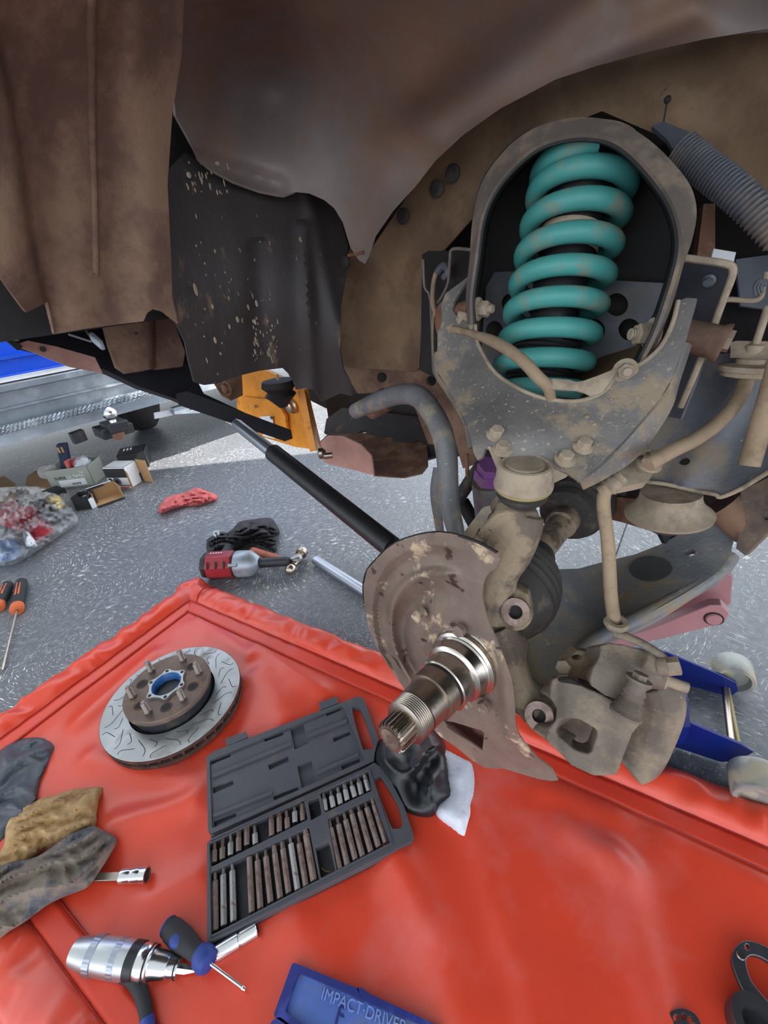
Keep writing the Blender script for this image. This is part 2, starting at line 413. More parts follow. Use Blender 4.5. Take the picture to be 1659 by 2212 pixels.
#PARTS
# ================================================================ SETTING
def floor_mat():
    m = bpy.data.materials.new('painted_floor'); m.use_nodes = True; nt = m.node_tree; N = nt.nodes; L = nt.links
    b = N['Principled BSDF']; b.inputs['Roughness'].default_value = .42
    tc = N.new('ShaderNodeTexCoord')
    def math_(op, a, bb=None):
        x = N.new('ShaderNodeMath'); x.operation = op
        for i, v in enumerate((a, bb)):
            if v is None: continue
            if isinstance(v, (int, float)): x.inputs[i].default_value = v
            else: L.new(v, x.inputs[i])
        return x.outputs[0]
    def noise_(vec, sc, det=4):
        n = N.new('ShaderNodeTexNoise'); n.inputs['Scale'].default_value = sc; n.inputs['Detail'].default_value = det; L.new(vec, n.inputs['Vector']); return n.outputs['Fac']
    obj = tc.outputs['Object']
    # trowel swirls: arcs around scattered centres; their glints painted as short pale strokes
    nd = N.new('ShaderNodeTexNoise'); nd.inputs['Scale'].default_value = 2.2; L.new(obj, nd.inputs['Vector'])
    sc = N.new('ShaderNodeVectorMath'); sc.operation = 'SCALE'; sc.inputs[3].default_value = .10; L.new(nd.outputs['Color'], sc.inputs[0])
    ad = N.new('ShaderNodeVectorMath'); ad.operation = 'ADD'; L.new(obj, ad.inputs[0]); L.new(sc.outputs[0], ad.inputs[1])
    def swirl(scale, kr, ka, th):
        vo = N.new('ShaderNodeTexVoronoi'); vo.voronoi_dimensions = '2D'; vo.inputs['Scale'].default_value = scale; L.new(ad.outputs[0], vo.inputs['Vector'])
        su = N.new('ShaderNodeVectorMath'); su.operation = 'SUBTRACT'; L.new(ad.outputs[0], su.inputs[0]); L.new(vo.outputs['Position'], su.inputs[1])
        sp = N.new('ShaderNodeSeparateXYZ'); L.new(su.outputs[0], sp.inputs[0])
        ang = math_('ARCTAN2', sp.outputs[1], sp.outputs[0]); rad = vo.outputs['Distance']
        cb = N.new('ShaderNodeCombineXYZ'); L.new(math_('MULTIPLY', rad, kr), cb.inputs[0]); L.new(math_('MULTIPLY', ang, ka), cb.inputs[1])
        L.new(vo.outputs['Color'], cb.inputs[2]) if False else None
        n = noise_(cb.outputs[0], 1, 2)
        r = N.new('ShaderNodeMapRange'); r.inputs[1].default_value = th; r.inputs[2].default_value = th+.04; L.new(n, r.inputs[0]); return r.outputs[0]
    s1 = swirl(2.6, 120, 5.5, .62); s2 = swirl(4.4, 95, 4.2, .66)
    st = math_('MAXIMUM', s1, s2)
    msk = N.new('ShaderNodeMapRange'); msk.inputs[1].default_value = .38; msk.inputs[2].default_value = .62; L.new(noise_(obj, 5), msk.inputs[0])
    st = math_('MULTIPLY', st, math_('ADD', math_('MULTIPLY', msk.outputs[0], .75), .25))
    fine = N.new('ShaderNodeMapRange'); fine.inputs[1].default_value = .3; fine.inputs[2].default_value = .7; L.new(noise_(obj, 60, 6), fine.inputs[0])
    mx = N.new('ShaderNodeMix'); mx.data_type = 'RGBA'; mx.inputs[6].default_value = c(92, 95, 102); mx.inputs[7].default_value = c(118, 121, 126); L.new(fine.outputs[0], mx.inputs[0])
    m2 = N.new('ShaderNodeMix'); m2.data_type = 'RGBA'; m2.inputs[7].default_value = c(250, 250, 246); L.new(mx.outputs[2], m2.inputs[6]); L.new(math_('MULTIPLY', st, .95), m2.inputs[0])
    L.new(m2.outputs[2], b.inputs['Base Color'])
    bp = N.new('ShaderNodeBump'); bp.inputs['Strength'].default_value = .5; bp.inputs['Distance'].default_value = .002; L.new(math_('ADD', st, math_('MULTIPLY', fine.outputs[0], .3)), bp.inputs['Height']); L.new(bp.outputs[0], b.inputs['Normal'])
    return m
g = G(); g.box((-9, -4, -.1), (18, 0, 0), (0, 16, 0), (0, 0, .1))
fin('floor', g, floor_mat(), kind='structure', base=(0, 0, -.1), label='grey painted concrete floor with swirling trowel marks, their glints painted pale')
# joint cut in the floor seen under the lower arm
g = G(); a = F(1353, 1135); b_ = F(1326, 1212); dd = (b_-a).normalized()
g.bar(a-dd*1.6+UP*.0004, b_+dd*2+UP*.0004, Vector((-dd.y, dd.x, 0))*.004, UP*.001)
fin('trim_1', g, 'dark', kind='structure', label='dark straight joint line in the grey floor')
# unseen roof added to shade the bay; edge and opening placed to admit sun
TOPZ = 2.75
def sky_pt(q): return Vector(q)-SUND*((TOPZ-q[2])/-SUND.z)*1.0
patch = [(352, 988), (402, 952), (472, 962), (462, 1000), (410, 1000)]
sun_hole = [tuple(sky_pt(F(*p))) for p in patch]  # roof opening shaped so that the sun patch lands on the floor
# ---------------------------------------------------------------- red mat
M0 = np.array(F(422, 1258))[:2]; E1 = np.array([.8368, -.5475]); E2 = np.array([-.5475, -.8368])
ridges = [((1010, 1760), (1180, 2260), .035, .010), ((880, 1890), (1010, 2230), .05, .012), ((1320, 1860), (1440, 2240), .03, .010), ((1230, 1800), (1360, 1890), .03, .008),
          ((560, 1400), (700, 1500), .03, .010), ((430, 1340), (540, 1420), .02, .006), ((560, 1460), (620, 1560), .03, .007), ((700, 1420), (830, 1500), .03, .008), ((250, 1790), (420, 1740), .03, .012),
          ((180, 1560), (330, 1420), .03, .008), ((200, 1640), (430, 1700), .03, .006), ((1180, 1700), (1330, 1760), .03, .010), ((1450, 1800), (1640, 1900), .03, .008), ((640, 1990), (700, 2100), .04, .006),
          ((330, 1950), (430, 1900), .03, .006), ((850, 1850), (930, 2000), .03, .006)]
RG = [(np.array(F(*a))[:2], np.array(F(*b))[:2], wd, h) for a, b, wd, h in ridges]
S1, T1 = 1.95, .79; BW = .078
ss = np.r_[np.arange(0, .11, .006), np.arange(.11, S1, .0085)]; tt = np.r_[np.arange(0, .1, .006), np.arange(.1, T1-.09, .0085), np.arange(T1-.09, T1+.001, .006)]
Sg, Tg = np.meshgrid(ss, tt, indexing='ij')
def hump(x): return np.where((x >= 0) & (x < BW), np.sqrt(np.clip(1-((x-BW/2)/(BW/2))**2, 0, 1)), 0)
H = .003+np.maximum(.032*np.maximum(hump(Sg), hump(Tg)), .020*hump(T1-Tg))
wx = M0[0]+Sg*E1[0]+Tg*E2[0]; wy = M0[1]+Sg*E1[1]+Tg*E2[1]
inn = np.clip((np.minimum(np.minimum(Sg, Tg), T1-Tg)-BW)/.08, 0, 1)
for a, b, wd, h in RG:
    ab = b-a; t = np.clip(((wx-a[0])*ab[0]+(wy-a[1])*ab[1])/(ab@ab), 0, 1)
    d = np.hypot(wx-a[0]-t*ab[0], wy-a[1]-t*ab[1]); H += inn*1.15*h*np.exp(-(d/(wd*1.15))**2*1.6)
NZ = np.array([[noise.noise(Vector((x*5, y*5, 1)))*.004+abs(noise.noise(Vector((x*9, y*9, 14))))*.003+noise.noise(Vector((x*16, y*16, 4)))*.0010 for x, y in zip(r, q)] for r, q in zip(wx, wy)])
WR = np.array([[abs(noise.noise(Vector((s*16+t*9, t*16-s*7, 2)))) for s, t in zip(r, q)] for r, q in zip(Sg, Tg)])
H += inn*(NZ+.002)+np.where((Sg < BW) | (Tg < BW) | (Tg > T1-BW), -.019*WR*np.clip(H/.02, 0, 1), 0)
# welded hem beside the roll: a slightly raised band
for q in (Sg, Tg, T1-Tg):
    H += 0*q
def mat_h(x, y):
    d = np.array([x, y])-M0; return float(d@E1), float(d@E2)
g = G(); vs = [[g.bm.verts.new((wx[i, j], wy[i, j], H[i, j])) for j in range(len(tt))] for i in range(len(ss))]
for i in range(len(ss)-1):
    for j in range(len(tt)-1): g.bm.faces.new((vs[i][j], vs[i][j+1], vs[i+1][j+1], vs[i+1][j]))
for i in range(len(ss)-1):     # skirt down to the floor
    for j in (0, len(tt)-1):
        a, b = vs[i][j], vs[i+1][j]; q = [g.bm.verts.new((v.co.x, v.co.y, 0)) for v in (b, a)]
        g.bm.faces.new((a, b, *q))
for j in range(len(tt)-1):
    for i in (0, len(ss)-1):
        a, b = vs[i][j], vs[i][j+1]; q = [g.bm.verts.new((v.co.x, v.co.y, 0)) for v in (b, a)]
        g.bm.faces.new((a, b, *q))
MT['mat'] = mat('red_vinyl', c(222, 70, 46), .35, 0, c(222, 92, 80), .35, 4, bump=.06, bs=30, var=.05, speck=c(120, 46, 44), samt=.02, ss=60, drough=.42, spec=.6)
mato = fin('bunded_mat', g, 'mat', label='large bright red vinyl floor mat with rolled raised edges under the tools', cat='mat', base=(M0[0], M0[1], 0), sharp=2)
def onmat(s, t, z): return Vector((M0[0]+s*E1[0]+t*E2[0], M0[1]+s*E1[1]+t*E2[1], z))
MT['seam'] = mat('seam', c(150, 34, 28), .5, var=.1)
def Hat(s_, t_):
    i = int(np.clip(np.searchsorted(ss, s_), 1, len(ss)-1)); j = int(np.clip(np.searchsorted(tt, t_), 1, len(tt)-1))
    u = min(1, max(0, (s_-ss[i-1])/(ss[i]-ss[i-1]))); v = min(1, max(0, (t_-tt[j-1])/(tt[j]-tt[j-1])))
    return float(H[i-1, j-1]*(1-u)*(1-v)+H[i, j-1]*u*(1-v)+H[i-1, j]*(1-u)*v+H[i, j]*u*v)
def mp(s_, t_, dz_=.0008): return onmat(s_, t_, Hat(s_, t_)+dz_)
MT['hem'] = mat('hem', c(216, 64, 44), .40, var=.08, bump=.08, bs=60)
hb0, hb1 = BW-.002, BW+.036
for A_l, B_l in (([(s_, hb0) for s_ in np.arange(BW, S1-.02, .02)], [(s_, hb1) for s_ in np.arange(BW, S1-.02, .02)]), ([(hb0, t_) for t_ in np.arange(BW, T1-BW, .02)], [(hb1, t_) for t_ in np.arange(BW, T1-BW, .02)]), ([(s_, T1-hb0) for s_ in np.arange(BW, 1.2, .02)], [(s_, T1-hb1) for s_ in np.arange(BW, 1.2, .02)])):
    fin('hem', G().strip([mp(*p, .0026) for p in A_l], [mp(*p, .0022) for p in B_l], .0012, 1, 4), 'hem', mato, sharp=2)
    for L_l in (A_l, B_l): fin('seam', G().tube([mp(*p, .0034) for p in L_l], .0009, 6), 'seam', mato)
# folded strap at the far corner
pts = [onmat(BW+.03+.0*k, BW*k/6, .004+.034*math.sqrt(max(0, 1-((k-3)/3)**2))) for k in range(7)]
fin('corner_seam', G().tube(pts, .0022, 8, 3), 'seam', mato)

# ---------------------------------------------------------------- parked vehicle with tow ball, beyond the work bay
A_ = np.array(P(0, 965, dZ(0, 965, .34))); B_ = np.array(P(350, 872, dZ(350, 872, .34)))
TD = B_-A_; TD[2] = 0; TD /= np.linalg.norm(TD); TN = np.array([TD[1], -TD[0], 0])   # TN points towards the bay
if TN@(C0-A_) < 0: TN = -TN
def TP(px, py, off=0):
    d = ray(px, py); t = ((A_+TN*off-C0)@TN)/(d@TN); return Vector(C0+t*d)
ute = E('pickup_truck', 'blue pickup with galvanised rear panel and tow ball parked beyond the boxes', 'truck', (A_[0], A_[1], 0))
def ln(y0, x): return y0+(475-y0)/1812*x
def band(name, y0, y1, x0, x1, m, off, th, xs=None):
    q = [TP(x0, ln(y0, x0), off), TP(x1, ln(y0, x1), off), TP(x1, ln(y1, x1), off), TP(x0, ln(y1, x0), off)]
    return fin(name, G().slab(q, [], -TN*th, step=.4), m, ute, bevel=.004)
X1 = 560
band('tailgate', 560, 776, -150, X1, 'bluepaint', -.04, .05)
band('tailgate_rib', 780, 812, -150, X1, 'bluepaint', -.02, .06)
band('tailgate_rib', 770, 779, -150, X1, 'bluepaint', .0, .06)
band('lower_rib', 812, 818, -150, X1, 'bluepaint', 0, .06)
band('trim_strip', 818, 828, -150, X1, 'white', .02, .05)
band('trim_strip', 828, 833, -150, X1, 'rust', .005, .05)
band('rear_step', 833, 850, -150, X1, 'galv', .05, .1)
band('rear_panel', 850, 886, -150, X1, 'galv', .0, .04)
band('panel_crease', 884, 890, -150, X1, 'galv', .02, .04)
band('rear_panel', 889, 932, -150, X1, 'galv', -.01, .04)
band('bottom_rail', 932, 965, -150, X1, 'galv', .04, .08)
for k in (-2, 2):       # twisted rope along the rail
    pts = [TP(x, ln(931+k*1.6, x)+(-6 if x > 200 else 0)*((x-200)/150 if x > 200 else 0), .07) for x in range(-60, 400, 5)]
    g = G()
    for ph in (0, math.pi):
        g.tube([p+Vector((0, 0, 1))*.007*math.sin(i*1.7+ph)+Vector(TN)*.007*math.cos(i*1.7+ph) for i, p in enumerate(pts)], .007, 6)
    fin('rope', g, 'galv', ute)
p0 = TP(228, 905, .08)
g = G(); g.box(TP(196, 922, .0), TP(262, 905, .0)-TP(196, 922, .0), Vector(TN)*.14, (0, 0, -.05)); g.box(TP(212, 912, .05), TP(256, 900, .05)-TP(212, 912, .05), Vector(TN)*.12, (0, 0, -.05))
fin('tow_bar', g, 'beamdark', ute, bevel=.006)
q = TP(237, 893, .14); g = G().ball(q, .034, 20); g.lathe(q-UP*.06, UP, [(0, .018), (.03, .016)], 16); fin('tow_ball', g, 'chrome', ute)
g = G().lathe(q-UP*.13, UP, [(0, .02), (.02, .03), (.05, .03), (.07, .02)], 6); fin('ball_nut', g, 'rust', ute)
g = G().bar(TP(155, 948, .06), TP(182, 938, .06), Vector(TN)*.05, UP*.05); fin('hook', g, 'beamdark', ute)
wax = (Vector(TN)*.62+Vector(TD)*.78).normalized(); wc = F(322, 928)+UP*.24-Vector(TN)*.06
for k, xx in enumerate((0, )):
    o = wc-wax*.10
    fin('tyre', G().lathe(o, wax, [(0, .12), (0, .20), (.02, .228), (.05, .238), (.06, .230), (.07, .240), (.10, .240), (.11, .231), (.12, .240), (.15, .238), (.18, .228), (.20, .20), (.20, .12)], 44), 'tyre', ute)
fin('mud_flap', G().slab([TP(333, 892, -.05), TP(375, 884, -.05), TP(372, 897, -.05), TP(335, 905, -.05)], [], -TN*.01, step=.4), 'white', ute)
fin('step_bracket', G().slab([TP(375, 882, 0), TP(432, 866, 0), TP(432, 892, 0), TP(378, 895, 0)], [], -TN*.05, step=.4), 'galv', ute)
fin('chassis', G().box(Vector(A_)+Vector((0, 0, -.0))-Vector(TN)*.3-Vector(TD)*1.5, Vector(TD)*4.5, -Vector(TN)*2.2, UP*.9), 'beamdark', ute)
# added roof is made translucent so that it glows down on the bay
def shade_roof_mat():
    m = bpy.data.materials.new('shade_roof_sheet'); m.use_nodes = True; nt = m.node_tree; nt.nodes.clear()
    o = nt.nodes.new('ShaderNodeOutputMaterial'); t = nt.nodes.new('ShaderNodeBsdfTranslucent'); d = nt.nodes.new('ShaderNodeBsdfDiffuse'); mx = nt.nodes.new('ShaderNodeMixShader')
    t.inputs[0].default_value = c(216, 220, 222); d.inputs[0].default_value = c(190, 192, 190); mx.inputs[0].default_value = .5
    nt.links.new(t.outputs[0], mx.inputs[1]); nt.links.new(d.outputs[0], mx.inputs[2]); nt.links.new(mx.outputs[0], o.inputs[0]); return m
ed = sky_pt(TP(236, 868)); nb_ = int(1)
g = G(); g.slab([(-7, -3.5, TOPZ), (7, -3.5, TOPZ), (7, ed.y, TOPZ), (-7, ed.y, TOPZ)], [sun_hole], (0, 0, .004), step=2)
fin('shade_roof', g, shade_roof_mat(), kind='structure', label='unseen translucent roof added to shade and softly light the work bay')
#P2
# ================================================================ VEHICLE
car = E('car', 'brown dusty raised vehicle with its front wheel off, wheel arch and suspension bare', 'car', (AX0[0]+LN[0]*.5, AX0[1]+LN[1]*.5, 0))
def SH(name, outline, ctrl, m, parent=car, label=None, **k):
    bev = k.pop('bevel', 0); kd = k.pop('kind', None)
    return fin(name, G().sheet(outline, ctrl, **k), m, parent, label=label, bevel=bev, kind=kd)
# ---- wheel-arch liner (front wall of the arch), ribbed
def ribs(X, Y):
    def step(xr, wd): return 1/(1+np.exp((X-xr)/wd))
    r1 = np.interp(Y, [0, 150, 350, 500, 650, 720], [-40, 10, 45, 62, 100, 112])
    r2 = np.interp(Y, [0, 200, 590], [197, 196, 206])
    r3 = np.interp(Y, [0, 150, 350, 660], [290, 275, 285, 300])
    fade = 1/(1+np.exp((Y-592)/4))
    return .012*(1/(1+np.exp((X-r1)/3)))+.008*(1/(1+np.exp(-(X-r3)/10)))+.003*np.sin(X/23)*np.clip((Y-100)/300, 0, 1)
SH('arch_liner', [(-40, -40), (400, -40), (392, 120), (372, 250), (362, 400), (370, 560), (372, 640), (385, 700), (372, 690), (352, 674), (330, 668), (318, 676), (310, 694), (245, 702), (180, 711), (118, 722), (103, 652), (80, 664), (57, 675), (0, 602), (-40, 560)],
   [cW(0, 0, .34), cW(0, 600, .46), cW(120, 720, .5), cW(200, 300, .44), cW(310, 690, .5), cW(370, 450, .47), cW(400, 0, .36), cW(200, 0, .34), cW(385, 700, .5)], 'liner', step=7, extra=ribs, th=.004, label='dusty brown ribbed front wheel-arch liner')
LR = RBF([cW(0, 0, .34), cW(0, 600, .46), cW(120, 720, .5), cW(200, 300, .44), cW(310, 690, .5), cW(370, 450, .47), cW(400, 0, .36), cW(200, 0, .34), cW(385, 700, .5)])
fin('liner_rib', G().tube([P(x, y, float(LR(x, y)[0])-.0003) for x, y in ((197, -30), (196, 60), (196, 140), (197, 220), (199, 320), (202, 420), (204, 500), (206, 585), (206, 592))], [.0045]*8+[.001], 12, 4), 'liner', car, sharp=2)
SH('liner_flange', [(-40, 540), (0, 590), (57, 668), (80, 658), (104, 650), (118, 722), (240, 702), (300, 690), (300, 640), (-40, 440)], [cW(0, 600, .53), cW(120, 720, .56), cW(300, 690, .56)], 'dark', step=30)
# ---- arch roof / outer inner-guard, smooth
def folds(X, Y):
    def rg(x1, y1, x2, y2, wd, h):
        ax, ay = x2-x1, y2-y1; t = ((X-x1)*ax+(Y-y1)*ay)/(ax*ax+ay*ay); tc = np.clip(t, 0, 1)
        d = np.hypot(X-x1-tc*ax, Y-y1-tc*ay); return h*np.exp(-(d/wd)**2)
    return rg(690, 60, 640, 380, 60, .012)+rg(1300, -20, 850, 330, 60, -.016)+rg(1500, 20, 960, 300, 45, .012)+rg(850, 330, 775, 520, 40, .008)+rg(430, 345, 600, 400, 22, -.02)+rg(520, 30, 470, 300, 40, -.008)
SH('inner_guard', [(360, -60), (1730, -60), (1730, 55), (1659, 62), (1520, 85), (1400, 112), (1290, 142), (1200, 172), (1080, 235), (1000, 292), (940, 348), (900, 400), (850, 455), (812, 510), (797, 555), (788, 570), (775, 562), (757, 535), (740, 480), (722, 450), (700, 432), (668, 418), (640, 415), (610, 422), (560, 412), (505, 392), (460, 368), (430, 348), (408, 300), (380, 250), (365, 100)],
   [cW(430, 340, .5), cW(600, 400, .5), cW(385, 60, .42), cQ(790, 550, .36), cQ(900, 400, .35), cQ(1000, 290, .35), cQ(1200, 170, .34), cQ(1400, 110, .34), cQ(1659, 60, .34), cZ(800, -40, 1.10), cZ(1200, -40, 1.08), cZ(1659, -40, 1.06), cW(600, 200, .52), cQ(900, 200, .25)],
   'arch', step=12, extra=folds, th=.004, label='smooth grey-brown inner guard curving over the wheel arch')
# ---- apron: chassis-side panel behind
SH('apron_panel', [(760, 520), (800, 540), (1000, 250), (1150, 150), (1400, 60), (1740, 20), (1740, 560), (1659, 520), (1560, 420), (1440, 300), (1300, 240), (1150, 300), (1060, 380), (1022, 470), (960, 540), (912, 562), (910, 700), (906, 795), (895, 803), (745, 793), (731, 785), (730, 700), (736, 600)],
   [cQ(760, 780, .47), cQ(900, 790, .47), cQ(900, 450, .47), cQ(1200, 180, .45), cQ(1600, 100, .44), cQ(1600, 500, .46), cQ(1020, 470, .47)], 'apron', step=26, th=.004, label='tan dust-coated inner apron panel',
   extra=lambda X, Y: .004*np.sin(X/40)*np.sin(Y/55))
for (x, y) in ((978, 375), (944, 407), (871, 467)):
    q = P(x, y, dQ(x, y, .463)); fin('grommet', G().lathe(q, -AL, [(0, .014), (.002, .014), (.004, .011), (.004, .005), (.002, .004)], 20), 'rubber', car)
q = P(1442, 215, dQ(1442, 215, .43)); g = G().ball(q, .004); g.tube([q, q-UP*.03], .001, 6); fin('clip', g, 'dark', car)
# push clip at the tip of the guard
q = P(770, 548, dQ(770, 548, .35)); g = G().tube([P(752, 552, q and dQ(752, 552, .35)), q, P(785, 545, dQ(785, 545, .35))], .003, 8); g.ball(q, .007, sc=(1, 1, .7)); fin('clip', g, 'rust', car)
g = G().lathe(P(746, 566, dQ(746, 566, .36)), -AL, [(0, .013), (.004, .012), (.006, .006)], 18); fin('clip', g, 'dark', car)
# ---- splash shield
def spl(X, Y):
    return .012*np.exp(-((X-(660+(Y-560)*.05))/14)**2)*(Y > 480)+.010*np.exp(-((X-(690+(Y-530)*.22))/16)**2)-.008*np.exp(-((X-560)/26)**2)*(Y > 520)
SH('splash_shield', [(352, 380), (400, 330), (440, 352), (520, 395), (570, 410), (640, 405), (700, 425), (735, 470), (752, 530), (748, 600), (737, 660), (735, 760), (742, 800), (772, 850), (760, 856), (735, 850), (695, 868), (682, 845), (660, 838), (640, 842), (628, 812), (610, 795), (560, 801), (515, 812), (470, 828), (440, 832), (420, 826), (408, 780), (400, 740), (376, 690), (362, 640)],
   [cW(400, 400, .56), cW(740, 500, .5), cW(740, 750, .48), cW(420, 820, .58), cW(640, 820, .56), cW(560, 600, .53), cW(690, 860, .54)], 'liner_dark', step=11, extra=spl, th=.005, label='black plastic splash shield spattered with dried mud')
g = G(); rnd = random.Random(3)
for k in range(150):
    x, y = rnd.choice([(rnd.uniform(545, 600), rnd.uniform(690, 790)), (rnd.uniform(420, 640), rnd.uniform(450, 820)), (rnd.uniform(400, 500), rnd.uniform(345, 420))])
    s = rnd.uniform(.0005, .0018)*(2.2 if rnd.random() < .15 else 1); ln_ = rnd.uniform(1, 3.4)
    q = P(x, y, dW(x, y, .53)); g.blob(q, s, rnd.uniform(.7, 1.3), .25, ln_)
fin('mud_splash', g, MT['dusty'], car, kind='stuff')
# ---- underside left: dark cavity backdrop, cross-beam, rusty flange, foot
d0 = [(-40, 690, .78), (330, 790, 1.0), (620, 940, 1.3), (200, 640, .95)]
SH('bumper_beam', [(-60, 560), (60, 640), (330, 660), (420, 740), (430, 830), (440, 850), (625, 936), (622, 948), (560, 930), (420, 880), (380, 862), (300, 835), (230, 800), (130, 765), (40, 742), (-60, 660)], d0, 'beamdark', step=24, th=.02, label='black cross beam under the bumper')
g = G().tube([P(15, 684, .76), P(112, 714, .83)], .0025, 8); g.tube([P(148, 722, .84), P(198, 738, .86)], .0025, 8); fin('beam_highlight', g, 'alu', car)  # bright strips laid on to stand for the highlight along the beam
SH('rusty_flange', [(40, 742), (60, 736), (120, 748), (205, 772), (222, 806), (150, 792), (90, 768), (40, 748)], [(40, 742, .74), (220, 800, .86), (130, 760, .80)], 'pinkmetal', step=10, th=.003)
fin('flange_hole', G().lathe(P(93, 754, .768), P(93, 754, 1)-P(93, 754, 1.2), [(0, .005), (.002, .005)], 16), 'dark', car)
SH('body_edge', [(-50, 600), (0, 655), (38, 735), (20, 733), (0, 728), (-50, 720)], [(0, 700, .72), (38, 735, .72), (-50, 600, .72)], 'pinkmetal', step=14)
SH('body_edge', [(6, 730), (36, 738), (46, 748), (36, 756), (22, 742)], [(20, 740, .735)], 'dark', step=12)
SH('mounting_foot', [(225, 700), (330, 672), (350, 676), (378, 700), (400, 760), (395, 790), (310, 800), (272, 806), (252, 792), (236, 745)], [(240, 720, .88), (380, 760, .96), (300, 790, .92)], 'liner', step=5, th=.02,
   extra=lambda X, Y: .02*(X < 335)*(1/(1+np.exp((X-332)/3))), label='brown pressed-steel mounting foot')
fin('flange_hole', G().lathe(P(294, 720, .87), P(93, 754, 1)-P(93, 754, 1.2), [(0, .003), (.002, .003)], 12), 'dark', car)
g = G().bar(P(198, 726, .84), P(222, 748, .85), (0, 0, .018), (.008, .008, 0)); fin('connector', g, 'galv', car, bevel=.003)
fin('wire', G().tube([P(185, 712, .9), P(192, 722, .87), P(200, 735, .86)], .003, 6, 3), 'yellow', car)
SH('bumper_shade_sheet', [(190, 560), (470, 560), (470, 815), (330, 790), (200, 720)], [(300, 700, 1.25), (450, 800, 1.25), (300, 600, 1.25)], 'dark', step=40)  # dark sheet added behind the gap in place of the shaded cavity
# lower strip bracket
g = G().bar(P(395, 860, 1.0), P(622, 941, 1.24), (0, 0, .026), (.02, .02, 0)); fin('bracket_strip', g, 'beamdark', car)
SH('sill_plate', [(400, 840), (440, 850), (438, 880), (410, 885)], [(420, 860, 1.15)], 'rust', step=10)
SH('tow_eye_bracket', [(452, 812), (522, 808), (524, 850), (498, 862), (478, 852)], [(460, 815, 1.2), (520, 850, 1.22), (520, 812, 1.22)], 'rust', step=20, th=.02)
fin('bolt', G().bolt(P(492, 838, 1.18), -AL, .014, .01), 'rust', car)
# ---- orange recovery bracket
orb = fin('recovery_bracket', G().sheet([(505, 800), (575, 800), (658, 842), (690, 972), (640, 966), (570, 945), (523, 924), (512, 880)], [cQ(520, 820, .53), cQ(690, 970, .53), cQ(600, 880, .53)], th=.012, step=18), 'orange', car, bevel=.002, label='yellow-orange recovery bracket bolted to the chassis end')
ROOT[orb.name] = ROOT[car.name]
fin('face_plate', G().sheet([(521, 858), (597, 866), (616, 900), (622, 952), (530, 925), (516, 884)], [cQ(520, 820, .51), cQ(690, 970, .51), cQ(600, 880, .51)], th=.01, step=18), 'orange', orb, bevel=.002)
fin('edge_flange', G().sheet([(657, 842), (666, 850), (695, 972), (683, 974)], [cQ(660, 842, .50), cQ(690, 970, .50), cQ(668, 850, .53)], th=.02, step=18), 'orange', orb)
fin('paper_label', G().sheet([(562, 900), (588, 898), (594, 948), (568, 942)], [cQ(562, 900, .505), cQ(594, 948, .505), cQ(590, 900, .505)], th=.001, step=18), 'white', orb)
fin('bolt', G().lathe(P(632, 877, dQ(632, 877, .52)), -AL, [(0, .024), (.006, .024), (.01, .018), (.02, .016), (.022, .01)], 24), 'steel_dark', orb)
for x, y in ((587, 902), (552, 878), (555, 924)): fin('rust_spot', G().lathe(P(x, y, dQ(x, y, .505)), -AL, [(0, .006), (.003, .006)], 12), 'rust', orb)
fin('rubber_stop', G().lathe(P(600, 822, 1.2), -UP, [(0, .045), (.015, .05), (.03, .035), (.04, .045), (.055, .03), (.075, .012)], 24), 'dark', car)
# ---- skid plate
SH('skid_plate', [(700, 1000), (692, 955), (708, 941), (740, 942), (778, 960), (802, 985), (808, 1027), (768, 1016)], [cQ(692, 955, .36), cQ(808, 1027, .36), cQ(740, 942, .36)], 'pinkmetal', step=12, th=.004, label='pinkish rust-primed skid plate end')
SH('skid_tray', [(690, 955), (708, 938), (920, 930), (925, 1005), (912, 1022), (872, 1031), (808, 1027), (790, 990)], [cQ(700, 940, .5), cQ(808, 1027, .375), cQ(920, 1000, .46), cQ(900, 940, .6)], 'rust', step=16, th=.003)
SH('skid_channel', [(705, 905), (740, 880), (940, 905), (940, 985), (915, 992), (800, 972), (700, 935)], [cQ(705, 905, .58), cQ(940, 905, .62), cQ(800, 972, .52), cQ(915, 990, .52)], 'liner_dark', step=14, th=.01, holes=[closed([(x-12, y), (x, y-5), (x+12, y+1), (x, y+5)], 3) for x, y in ((785, 935), (838, 946), (903, 956))])
g = G().lathe(P(686, 980, 1.02), (1, 0, 0), [(0, .004), (.004, .014), (.012, .014), (.02, .006)], 14); g.lathe(P(700, 985, 1.02), (1, 0, 0), [(0, .008), (.02, .008)], 10); fin('wing_nut', g, 'steel_dark', car)
# ---- dark backdrop sheet added for the unlit engine bay behind everything
SH('engine_bay_backdrop', [(700, 560), (1000, 330), (1300, 200), (1760, 150), (1760, 1080), (1659, 1130), (1610, 1180), (1500, 1130), (1430, 1150), (1350, 1110), (1300, 1060), (1100, 1010), (1040, 1000), (1005, 985), (940, 990), (905, 900), (760, 905), (700, 880), (640, 850), (620, 800)], [cQ(700, 860, .75), cQ(1659, 300, .62), cQ(1659, 1130, .56), cQ(1000, 990, .68), cQ(1300, 500, .62)], 'dark', step=45, th=.01)
SH('cross_member', [(735, 782), (930, 790), (960, 760), (960, 840), (1010, 880), (1035, 1000), (1000, 1012), (985, 960), (925, 960), (905, 905), (880, 840), (790, 850), (760, 850), (740, 815)], [cQ(740, 800, .5), cQ(950, 790, .47), cQ(1030, 1000, .44), cQ(905, 900, .5)], 'liner', step=14, th=.006, holes=[closed([(x-11, y), (x-8, y-8), (x, y-11), (x+8, y-8), (x+11, y), (x+8, y+8), (x, y+11), (x-8, y+8)], 2) for x, y in ((825, 815), (931, 823))], label='brown chassis cross member with drilled holes')
